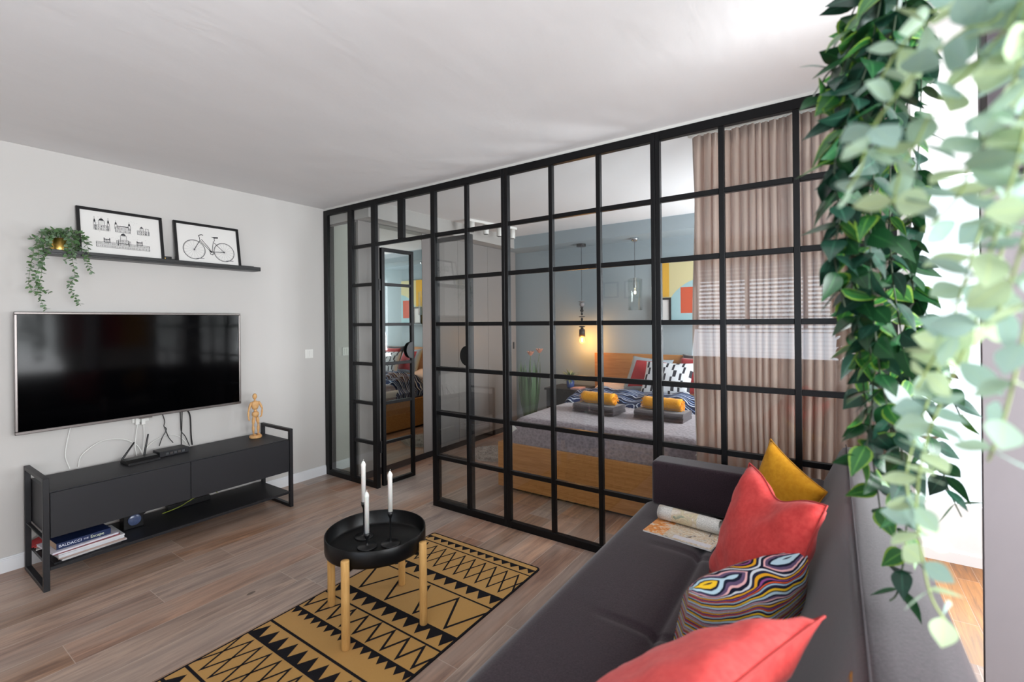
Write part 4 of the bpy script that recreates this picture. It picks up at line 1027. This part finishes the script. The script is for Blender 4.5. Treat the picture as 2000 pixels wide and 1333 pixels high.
# towels
GTOW = fabric('charcoal_terry', '3a3338', '4c4449', 120, .9); YTOW = fabric('yellow_terry', 'f09c00', 'ffb61a', 120, 1.0)
def towel_set(x, y, rz, g_label, y_label):
    z = .6125; M = Matrix.Translation((x, y, z)) @ Matrix.Rotation(rz, 4, 'Z')
    t1 = thing('folded_towel', (x, y, z), g_label, 'towel', None)
    for k in range(2):
        mb = MB()
        def f(u, v, k=k):
            X = (-.2 + .4 * u); Y = (-.12 + .24 * v); zz = .034 * (k + 1)
            e_ = min(Y + .12, .5); 
            for ee in (Y + .12, .12 - Y): 
                if ee < .02: zz -= .017 - sqrt(max(0, .017 ** 2 - max(0, .017 - ee) ** 2))
            return M @ Vector((X, Y, zz + .002 * sin(30 * X + k)))
        vs = [f(i / 14, j / 14) for j in range(15) for i in range(15)]; lo = [M @ Vector((-.2 + .4 * i / 14, -.12 + .24 * j / 14, .034 * k + .001)) for j in range(15) for i in range(15)]
        q = lambda o_, fl: [((j * 15 + i + o_, j * 15 + i + 1 + o_, (j + 1) * 15 + i + 1 + o_, (j + 1) * 15 + i + o_) if not fl else ((j + 1) * 15 + i + o_, (j + 1) * 15 + i + 1 + o_, j * 15 + i + 1 + o_, j * 15 + i + o_)) for j in range(14) for i in range(14)]
        mb.add(vs + lo, q(0, 0) + q(225, 1), 0, True)
        ring = list(range(15)) + [j * 15 + 14 for j in range(1, 15)] + [14 * 15 + i for i in range(13, -1, -1)] + [j * 15 for j in range(13, 0, -1)]; n = len(ring)
        mb.add([vs[r] for r in ring] + [lo[r] for r in ring], [(i, n + i, n + (i + 1) % n, (i + 1) % n) for i in range(n)], 0, True)
        world_part(mb, 'fold', GTOW, t1)
    t2 = thing('rolled_towel', (x, y, z + .069), y_label, 'towel', None)
    mb = MB(); pts = []; r0 = .05; nn = 60
    for k in range(nn + 1):
        t = k / nn; a = -pi / 2 + t * 2 * pi * 3.2; r = r0 * (1 - .72 * t); pts.append((r * cos(a), .052 + r * sin(a)))
    nx_ = 10; vs = [M @ Vector((-.155 + .31 * i / nx_, Y, .069 + Z + .002 * sin(9 * i + Y * 80))) for (Y, Z) in pts for i in range(nx_ + 1)]
    mb.add(vs, [(k * (nx_ + 1) + i, k * (nx_ + 1) + i + 1, (k + 1) * (nx_ + 1) + i + 1, (k + 1) * (nx_ + 1) + i) for k in range(nn) for i in range(nx_)], 0, True)
    o_ = world_part(mb, 'roll', YTOW, t2, solid=.010)
    # fringe at both ends
    fr_ = MB(); rr_ = random.Random(int(x * 100))
    for e_ in (-1, 1):
        for k in range(34):
            a = rr_.uniform(0, 2 * pi); r = rr_.uniform(.022, .048); p = Vector((e_ * .155, r * cos(a), .069 + .052 + r * sin(a)))
            fr_.tube([M @ p, M @ (p + Vector((e_ * .012, 0, -.002))), M @ (p + Vector((e_ * .016, rr_.uniform(-.008, .008), -.014)))], .0022, 4)
    world_part(fr_, 'fringe', YTOW, t2)
towel_set(2.235, 1.235, radians(-6), 'charcoal folded towel under the left yellow roll on the bed', 'left yellow rolled towel, nearer the lit pendant lamp')
towel_set(2.80, 1.235, radians(-3), 'charcoal folded towel under the right yellow roll on the bed', 'right yellow rolled towel, in front of the dashed pillow')
# bedside table, potted plant, book
nt = thing('bedside_table', (1.33, 2.42, 0), 'dark bedside table left of the bed', 'table')
world_part(MB().box((1.1, 2.2, .60), (1.56, 2.64, .625)), 'top', DGREY2, nt, bevel=.002)
world_part(MB().box((1.12, 2.22, .15), (1.54, 2.63, .598)), 'body', DGREY2, nt)
for x_ in (1.14, 1.52):
    for y_ in (2.24, 2.61): world_part(MB().cyl((x_, y_, 0), (x_, y_, .15), .014), 'leg', BLKP, nt)
NAVYC = flat('blue_ceramic', '3f5a9a', .2)
pl = thing('potted_plant', (1.37, 2.36, .625), 'small bushy green plant in a blue ceramic pot on the bedside table', 'plant')
world_part(MB().lathe([(0, 0), (.035, 0), (.045, .02), (.05, .11), (.046, .11), (.044, .095), (0, .09)], Matrix.Translation((1.37, 2.36, .6255)), 24), 'pot', NAVYC, pl)
mb = MB(); rr_ = random.Random(2)
for k in range(90):
    a = rr_.uniform(0, 2 * pi); el = rr_.uniform(.1, 1.3); d = Vector((cos(a) * cos(el), sin(a) * cos(el), sin(el)))
    leafmesh(mb, Vector((1.37, 2.36, .72)) + Vector((d.x, d.y, 0)) * .01, d, (0, 0, 1), rr_.uniform(.09, .16), .016, .5, .35, rr_.randrange(2), 5)
world_part(mb, 'foliage', LEAF_S, pl)
b_ = thing('book', (1.49, 2.3, .625), 'closed pale pink book at the edge of the bedside table', 'book')
world_part(MB().box((1.44, 2.22, .6262), (1.56, 2.38, .645)), 'cover', flat('pink_cover', 'b89090', .6), b_, bevel=.001, seg=1)
# tall house plant between wardrobe and bed
tp = thing('tall_house_plant', (1.02, 2.1, 0), 'tall reed-like green plant with peach blooms standing between wardrobe and bedside table', 'plant')
world_part(MB().lathe([(0, 0), (.11, 0), (.14, .28), (.13, .28), (.125, .25), (0, .25)], Matrix.Translation((1.02, 2.0, 0)), 24), 'pot', flat('grey_ceramic', '5a5c60', .5), tp)
mb = MB()
for k in range(46):
    a = rr_.uniform(0, 2 * pi); d = Vector((cos(a) * .22, sin(a) * .22, 1)); leafmesh(mb, Vector((1.02 + cos(a) * .06, 2.0 + sin(a) * .06, .25)), d, (cos(a), sin(a), .2), rr_.uniform(.42, .75), .04, .5, .12, rr_.randrange(2), 8)
world_part(mb, 'foliage', [flat('dark_leaf_a', '2c4a2c', .6), flat('dark_leaf_b', '41603a', .6)], tp)
PEA = flat('peach_petal', 'd89a80', .7)
for c in ((1.07, 1.95, 1.02), (1.16, 2.0, 1.05)):
    mb = MB()
    for k in range(9): a = k * .7; leafmesh(mb, c, (cos(a) * .5, sin(a) * .5, .9), (cos(a), sin(a), 0), .075, .04, .3, -.2, 0, 5)
    fo = world_part(mb, 'bloom', PEA, tp); wsub(MB().tube([(1.03, 2.0, .26), Vector(c) * .5 + Vector((.51, 1.0, .15)), c], .003, 5), 'stem', STEMG, fo, tp)
# pendant lamps
pd = thing('pendant_lamp', (1.462, 2.5, 2.35), 'lit pendant lamp with black beads and bare warm bulb beside the bed', 'lamp')
PC = Vector((1.462, 2.5, 0))
def PL(z): return PC + Vector((0, 0, z))
world_part(MB().cyl(PL(2.318), PL(2.3495), .055, n=28), 'canopy', BLKP, pd)
world_part(MB().cyl(PL(1.665), PL(2.318), .003, n=8), 'cord', BLKP, pd)
GREYB = flat('grey_bead', '8a8686', .5)
beads = [(1.655, .042, .008, 1), (1.62, .03, .028, 1), (1.58, .018, .018, 0), (1.545, .022, .02, 0), (1.505, .014, .02, 0), (1.47, .040, .008, 0), (1.44, .016, .02, 0), (1.40, .018, .024, 0), (1.352, .038, .010, 0), (1.33, .02, .014, 0)]
for z, r, hh, c in beads: world_part(MB().ell(PL(z), (r, r, hh), n=16), 'bead', GREYB if c else BLKP, pd)
world_part(MB().lathe([(0, 1.232), (.038, 1.232), (.034, 1.318), (.01, 1.326), (0, 1.326)], Matrix.Translation(PC)), 'lamp_socket', flat('brown_socket', '3a2a22', .5), pd)
BULB = bpy.data.materials.new('lit_amber_bulb_glass'); BULB.use_nodes = True
g = N(BULB); g.n.clear(); out = g.new('ShaderNodeOutputMaterial'); tr = g.new('ShaderNodeBsdfTransparent'); em = g.new('ShaderNodeEmission')
em.inputs[0].default_value = (1, .42, .06, 1); em.inputs[1].default_value = 2.6; tr.inputs[0].default_value = (1, .93, .8, 1); ad = g.new('ShaderNodeAddShader')
g.link(tr.outputs[0], ad.inputs[0]); g.link(em.outputs[0], ad.inputs[1]); g.link(ad.outputs[0], out.inputs[0])
FIL = bpy.data.materials.new('glowing_filament'); FIL.use_nodes = True
b2 = FIL.node_tree.nodes['Principled BSDF']; b2.inputs['Emission Color'].default_value = (1, .8, .45, 1); b2.inputs['Emission Strength'].default_value = 14
blb = world_part(MB().lathe([(0, 1.150), (.018, 1.153), (.030, 1.168), (.033, 1.185), (.029, 1.205), (.018, 1.222), (.015, 1.235)], Matrix.Translation(PC), 24), 'bulb', BULB, pd)
lp = bpy.data.lights.new('pendant_glow', 'POINT'); lp.energy = 13; lp.color = (1, .46, .10); lp.shadow_soft_size = .02
lo_ = bpy.data.objects.new('pendant_glow', lp); COL.objects.link(lo_); lo_.location = (1.462, 2.5, 1.185)
world_part(MB().tube([PL(1.172), PL(1.19), PL(1.21)], .008, 8), 'filament', FIL, pd)
p2 = thing('pendant_lamp', (2.124, 2.5, 2.35), 'pendant lamp with clear glass tube shade hanging above the bed headboard', 'lamp')
PC2 = Vector((2.124, 2.5, 0))
world_part(MB().lathe([(0, 2.30), (.02, 2.302), (.045, 2.33), (.05, 2.3495), (0, 2.3495)], Matrix.Translation(PC2)), 'canopy', CHROME, p2)
world_part(MB().cyl(PC2 + Vector((0, 0, 1.90)), PC2 + Vector((0, 0, 2.30)), .0025, n=8), 'cord', BLKP, p2)
world_part(MB().cyl(PC2 + Vector((0, 0, 1.79)), PC2 + Vector((0, 0, 1.90)), .02, .016), 'lamp_socket', CHROME, p2)
world_part(MB().lathe([(.045, 1.90), (.078, 1.885), (.078, 1.545), (.072, 1.535), (.072, 1.88), (.045, 1.893), (.045, 1.90)], Matrix.Translation(PC2), 32), 'glass_shade', GLASS, p2)
world_part(MB().ell(PC2 + Vector((0, 0, 1.735)), (.011, .011, .018)), 'bulb', FIL, p2)
# abstract geometric canvas above the headboard
cv = thing('wall_canvas', (2.62, 2.69, 1.75), 'large abstract canvas of yellow, cream, pale blue and orange-red shapes above the headboard', 'picture')
yc = 2.668
mb = MB().box((2.31, yc, 1.40), (2.80, 2.699, 2.10))
def cp(pts, mi, dz): mb.add([(x, yc - dz, z) for x, z in pts], [tuple(range(len(pts)))], mi)
cp([(2.31, 1.40), (2.80, 1.40), (2.80, 2.10), (2.31, 2.10)], 0, .0006)
cc = [(2.86 + .46 * cos(a), 1.42 + .46 * sin(a)) for a in [pi * k / 28 for k in range(29)]]
cp([(max(2.457, min(2.80, x)), max(1.40, z)) for x, z in cc[::-1]][::-1], 1, .0012)
cp([(2.457, 1.40), (2.80, 1.40), (2.80, 1.56), (2.457, 1.56)], 1, .0010)
cp([(2.31, 1.68), (2.457, 1.68), (2.457, 2.10), (2.31, 2.10)], 2, .0018)
cp([(2.58, 1.495), (2.76, 1.495), (2.76, 1.78), (2.58, 1.78)], 3, .0018)
world_part(mb, 'canvas', [flat('cream_paint', 'cfc494', .8), flat('pale_blue_paint', '9fc0c4', .8), flat('yellow_paint', 'd8a52c', .8), flat('orange_red_paint', 'c8502c', .8)], cv)
pf = thing('framed_poster', (2.38, 2.64, 1.4), 'small black picture frame in front of the lower left of the canvas', 'picture')
mb = MB(); y_ = 2.62
for a_, b_ in (((2.31, y_, 1.40), (2.485, y_ + .02, 1.42)), ((2.31, y_, 1.645), (2.485, y_ + .02, 1.67)), ((2.31, y_, 1.42), (2.33, y_ + .02, 1.645)), ((2.465, y_, 1.42), (2.485, y_ + .02, 1.645))): mb.box(a_, b_)
world_part(mb, 'frame', BLKP, pf); world_part(MB().box((2.33, y_ + .008, 1.42), (2.465, y_ + .014, 1.645)), 'print', PAPER, pf)
sh_ = thing('floating_shelf', (2.9, 2.66, 1.4), 'narrow blue-grey ledge under the canvas above the headboard', 'shelf')
world_part(MB().box((2.25, 2.58, 1.385), (2.85, 2.699, 1.3995)), 'board', BLUEW, sh_)
# fluffy mat on the floor
FLUF = flat('grey_shag', 'bab3ac', 1, nz=.5, nscale=30)
mb = MB(); rr_ = random.Random(6); cx_, cy_ = .97, 1.33
mb.prism([(cx_ + .24 * cos(2 * pi * k / 20), cy_ + .22 * sin(2 * pi * k / 20)) for k in range(20)], .02, Matrix.Translation((0, 0, .001)))
for k in range(900):
    a = rr_.uniform(0, 2 * pi); r = .25 * sqrt(rr_.random()); p = Vector((cx_ + r * cos(a), cy_ + r * .92 * sin(a), .015)); mb.tube([p, p + Vector((rr_.uniform(-.02, .02), rr_.uniform(-.02, .02), .025)), p + Vector((rr_.uniform(-.035, .035), rr_.uniform(-.035, .035), .03))], [.004, .004, .001], 4)
tag(mb.build('shaggy_mat', FLUF), 'small grey shaggy mat on the bedroom floor beside the bed', 'mat')

# ================================================================== KITCHEN SIDE
wc = thing('wall_cabinet', (4.65, -.64, 1.85), 'dark wall cabinet high on the grey wall end behind the pale trailing plant', 'cabinet')
world_part(MB().box((4.348, -.66, 1.85), (4.955, -.6005, 2.499)), 'body', DGREY, wc)
world_part(MB().box((4.348, -.678, 1.852), (4.955, -.661, 2.497)), 'door', flat('dark_matte_front', '3e383c', .6, 0, .3), wc)
ct = thing('wall_canvas', (6.19, 0, 1.05), 'dark red and ochre canvas on the kitchen wall, seen only mirrored in the television', 'picture')
mb = MB().box((6.175, -.56, 1.05), (6.199, .16, 1.66), 0).box((6.175, .16, 1.05), (6.199, .54, 1.66), 1)
world_part(mb, 'canvas', [flat('dark_red_paint', 'a01820', .8), flat('ochre_paint', 'b8801c', .8)], ct)
# two framed pictures on the wall behind the viewer (seen mirrored in the glass)
for k, (xa, xb_, za, zb2) in enumerate(((1.0, 1.25, 1.77, 2.02), (1.34, 1.6, 1.755, 2.025))):
    t_ = thing('framed_picture', ((xa + xb_) / 2, YB + .01, za), ('left' if k == 0 else 'right') + ' of two small dark framed pictures mirrored faintly in the glass', 'picture')
    y_ = YB + .003; mb = MB()
    for a_, b_ in (((xa, y_, za), (xb_, y_ + .02, za + .025)), ((xa, y_, zb2 - .025), (xb_, y_ + .02, zb2)), ((xa, y_, za + .025), (xa + .025, y_ + .02, zb2 - .025)), ((xb_ - .025, y_, za + .025), (xb_, y_ + .02, zb2 - .025))): mb.box(a_, b_)
    world_part(mb, 'frame', BLKP, t_); world_part(MB().box((xa + .025, y_, za + .025), (xb_ - .025, y_ + .008, zb2 - .025)), 'print', PAPER, t_)

# ================================================================== HANGING PLANTS NEAR THE VIEWER
def leafmat(name, a, b, vein, rough=.4, trans=.25, edge=None):
    m, g = mat(name, a, rough, 0, .45); uv = g.coord('UV'); sx = g.new('ShaderNodeSeparateXYZ'); g.link(uv, sx.inputs[0])
    d = g.math('ABSOLUTE', g.math('SUBTRACT', sx.outputs[0], .5)); n_ = g.noise(g.coord('Object'), 18, 2)
    c = g.mix(n_, lin(a), lin(b)); c = g.mix(g.math('LESS_THAN', d, .045), c, lin(vein))
    if edge: c = g.mix(g.math('MULTIPLY', g.math('GREATER_THAN', d, .38), .7), c, lin(edge))
    g.link(c, g.b.inputs['Base Color'])
    t_ = g.new('ShaderNodeBsdfTranslucent'); g.link(c, t_.inputs[0]); ms = g.new('ShaderNodeMixShader'); ms.inputs[0].default_value = trans
    outn = [n for n in g.n if n.type == 'OUTPUT_MATERIAL'][0]; g.link(g.b.outputs[0], ms.inputs[1]); g.link(t_.outputs[0], ms.inputs[2]); g.link(ms.outputs[0], outn.inputs[0])
    return m
LD = [leafmat('deep_green_leaf', '143a20', '1f4a2a', '2c5a32', .3, .12), leafmat('dark_blue_green_leaf', '142f26', '1e4032', '2c5040', .28, .12), leafmat('fresh_green_leaf', '1e5424', '2c642c', '4c8036', .35, .15, '7a9a34')]
LP = [leafmat('pale_eucalyptus_leaf', '8da896', 'a4bca4', '9ab292', .6, .25), leafmat('pale_yellow_green_leaf', 'a0b690', 'b2c49e', 'b2c492', .6, .25), leafmat('blue_grey_green_leaf', '86a298', '9ab4a8', '94ae9e', .6, .25)]
rr = random.Random(42)
dp = thing('hanging_plant', (4.33, -2.14, 2.02), 'hanging plant with dark glossy green pointed leaves, farther of the two trailing plants', 'plant')
def P3(lst): return [at_d(x, y, d) for x, y, d in lst]
dark = [
    [(1730, -120, .95), (1690, 20, .93), (1650, 120, .92), (1640, 260, .92), (1650, 400, .92), (1665, 560, .92), (1680, 700, .92), (1700, 860, .92), (1720, 1000, .92)],
    [(1750, -110, .98), (1715, 20, .96), (1665, 100, .95), (1612, 150, .95), (1600, 200, .95)],
    [(1760, -120, .90), (1720, 60, .90), (1690, 200, .90), (1660, 340, .90), (1655, 480, .90), (1690, 620, .90), (1705, 760, .90), (1690, 880, .90), (1665, 930, .90)],
    [(1770, -120, .87), (1745, 60, .87), (1720, 240, .87), (1700, 420, .87), (1705, 600, .87), (1725, 760, .87), (1765, 900, .87), (1770, 1040, .87), (1755, 1150, .87), (1738, 1175, .87)],
    [(1780, -120, 1.05), (1760, 100, 1.05), (1740, 300, 1.05), (1740, 500, 1.05), (1760, 650, 1.05), (1790, 800, 1.05), (1830, 880, 1.05), (1850, 950, 1.05), (1878, 1010, 1.05)],
    [(1785, -120, 1.1), (1775, 120, 1.1), (1770, 330, 1.1), (1780, 520, 1.1), (1800, 640, 1.1), (1840, 740, 1.1), (1885, 830, 1.1)],
    [(1740, -120, .88), (1700, 100, .88), (1660, 220, .88), (1630, 320, .88), (1640, 420, .88), (1630, 500, .88), (1650, 600, .88)],
    [(1790, -120, 1.12), (1780, 100, 1.12), (1740, 260, 1.12), (1720, 420, 1.12), (1730, 560, 1.12), (1745, 700, 1.12), (1740, 820, 1.12), (1750, 960, 1.12)],
    [(1760, -120, 1.02), (1730, 0, 1.02), (1700, 60, 1.02), (1660, 180, 1.02), (1680, 300, 1.02), (1690, 500, 1.02), (1670, 640, 1.02), (1690, 800, 1.02)],
    [(1800, -120, 1.1), (1800, 150, 1.1), (1790, 350, 1.1), (1775, 480, 1.1), (1790, 600, 1.1), (1820, 700, 1.1), (1815, 800, 1.1)],
    [(1750, -120, .97), (1690, -20, .97), (1660, 40, .97), (1655, 110, .97)]]
STEMD = flat('dark_stem', '2c3a26', .7)
for k, s_ in enumerate(dark):
    vine(dp, P3(s_), [LD[0], LD[1], LD[0], LD[1], LD[2]], .072, .050, .027, STEMD, .0016, .8, rr, pairs=True, jit=.35, out=1, tip=.15, curl=.25, droop=.75, seg=7)
def planter(root, c, r, m):
    world_part(MB().lathe([(0, 0), (r * .8, 0), (r, r * 1.1), (r * .95, r * 1.1), (r * .9, r * .95), (0, r * .9)], Matrix.Translation(c), 28), 'pot', m, root)
    mb = MB()
    for k in range(3): a = 2 * pi * k / 3; mb.cyl(Vector(c) + Vector((cos(a) * r * .97, sin(a) * r * .97, r * 1.08)), (c[0], c[1], H - .02), .0025, n=6)
    mb.cyl((c[0], c[1], H - .025), (c[0], c[1], H - .001), .02, n=14)
    world_part(mb, 'hanger', BLKP, root)
pc = at_d(1770, -190, 1.02); planter(dp, (pc.x, pc.y, pc.z), .085, BLKP)
ep = thing('hanging_plant', (4.3, -2.4, 1.9), 'hanging plant with pale soft eucalyptus leaves, blurred in the right foreground', 'plant')
pale = [
    [(2010, -190, .40), (1960, 20, .40), (1880, 60, .41), (1800, 130, .43), (1740, 200, .44), (1700, 260, .45), (1680, 330, .45), (1655, 370, .46)],
    [(2020, -190, .40), (1990, 10, .39), (1900, 130, .40), (1830, 200, .42), (1790, 280, .43), (1760, 330, .44), (1745, 400, .44)],
    [(2040, -190, .40), (1990, 120, .38), (1950, 220, .39), (1900, 300, .40), (1880, 370, .42), (1840, 420, .43), (1800, 450, .44)],
    [(2050, -190, .40), (2010, 180, .36), (1990, 300, .37), (1960, 400, .38), (1930, 500, .40), (1880, 560, .43)],
    [(2010, -190, .42), (1940, 0, .43), (1860, 20, .44), (1790, 60, .46), (1740, 120, .48), (1710, 180, .48)],
    [(2060, -190, .40), (2030, 300, .37), (1990, 500, .38), (1940, 620, .41), (1880, 640, .44), (1830, 690, .46), (1790, 760, .48)],
    [(2060, -190, .42), (2010, 300, .42), (1960, 480, .43), (1910, 620, .45), (1850, 760, .48), (1810, 860, .50), (1790, 980, .52), (1800, 1080, .53), (1820, 1170, .53), (1860, 1230, .53)],
    [(2070, -190, .40), (2040, 400, .38), (2000, 650, .38), (1960, 820, .40), (1930, 900, .42)],
    [(2060, -190, .44), (2000, 200, .45), (1930, 400, .46), (1880, 560, .48), (1840, 700, .50), (1800, 820, .52), (1770, 930, .53), (1790, 1040, .54)],
    [(1990, -190, .46), (1900, -20, .47), (1830, 20, .48), (1770, 20, .50)]]
for k, s_ in enumerate(pale):
    vine(ep, P3(s_), LP, .041, .030, (.024 if k < 6 else .030), flat('pale_stem_%s' % 'abcdefghijk'[k], '8a9a5c', .7), .0012, .25, rr, pairs=True, jit=.4, out=1, tip=.2, curl=.12, droop=.35, seg=7)
pc = at_d(2030, -230, .41); planter(ep, (pc.x, pc.y, pc.z), .06, BLKP)

# ================================================================== groups of repeats
GROUPS = {'magazine': 'magazines stacked on the tv bench shelf', 'booklet': 'booklets behind the magazine stack', 'candle_holder': 'candle holders on the tray table', 'candle': 'white candles on the tray table',
          'cushion': 'cushions on the sofa', 'pillow': 'pillows on the bed', 'folded_towel': 'folded towels on the bed', 'rolled_towel': 'rolled towels on the bed', 'framed_print': 'framed prints on the picture ledge',
          'cable': 'cables around the television and its bench', 'framed_picture': 'framed pictures on the wall behind the viewer', 'pendant_lamp': 'pendant lamps over the bed head', 'hanging_plant': 'trailing plants hanging in the right foreground'}
for o in list(COL.objects):
    if o.parent is None and o.get('label'):
        k = o.name.split('.')[0]
        if k in GROUPS: o['group'] = GROUPS[k]
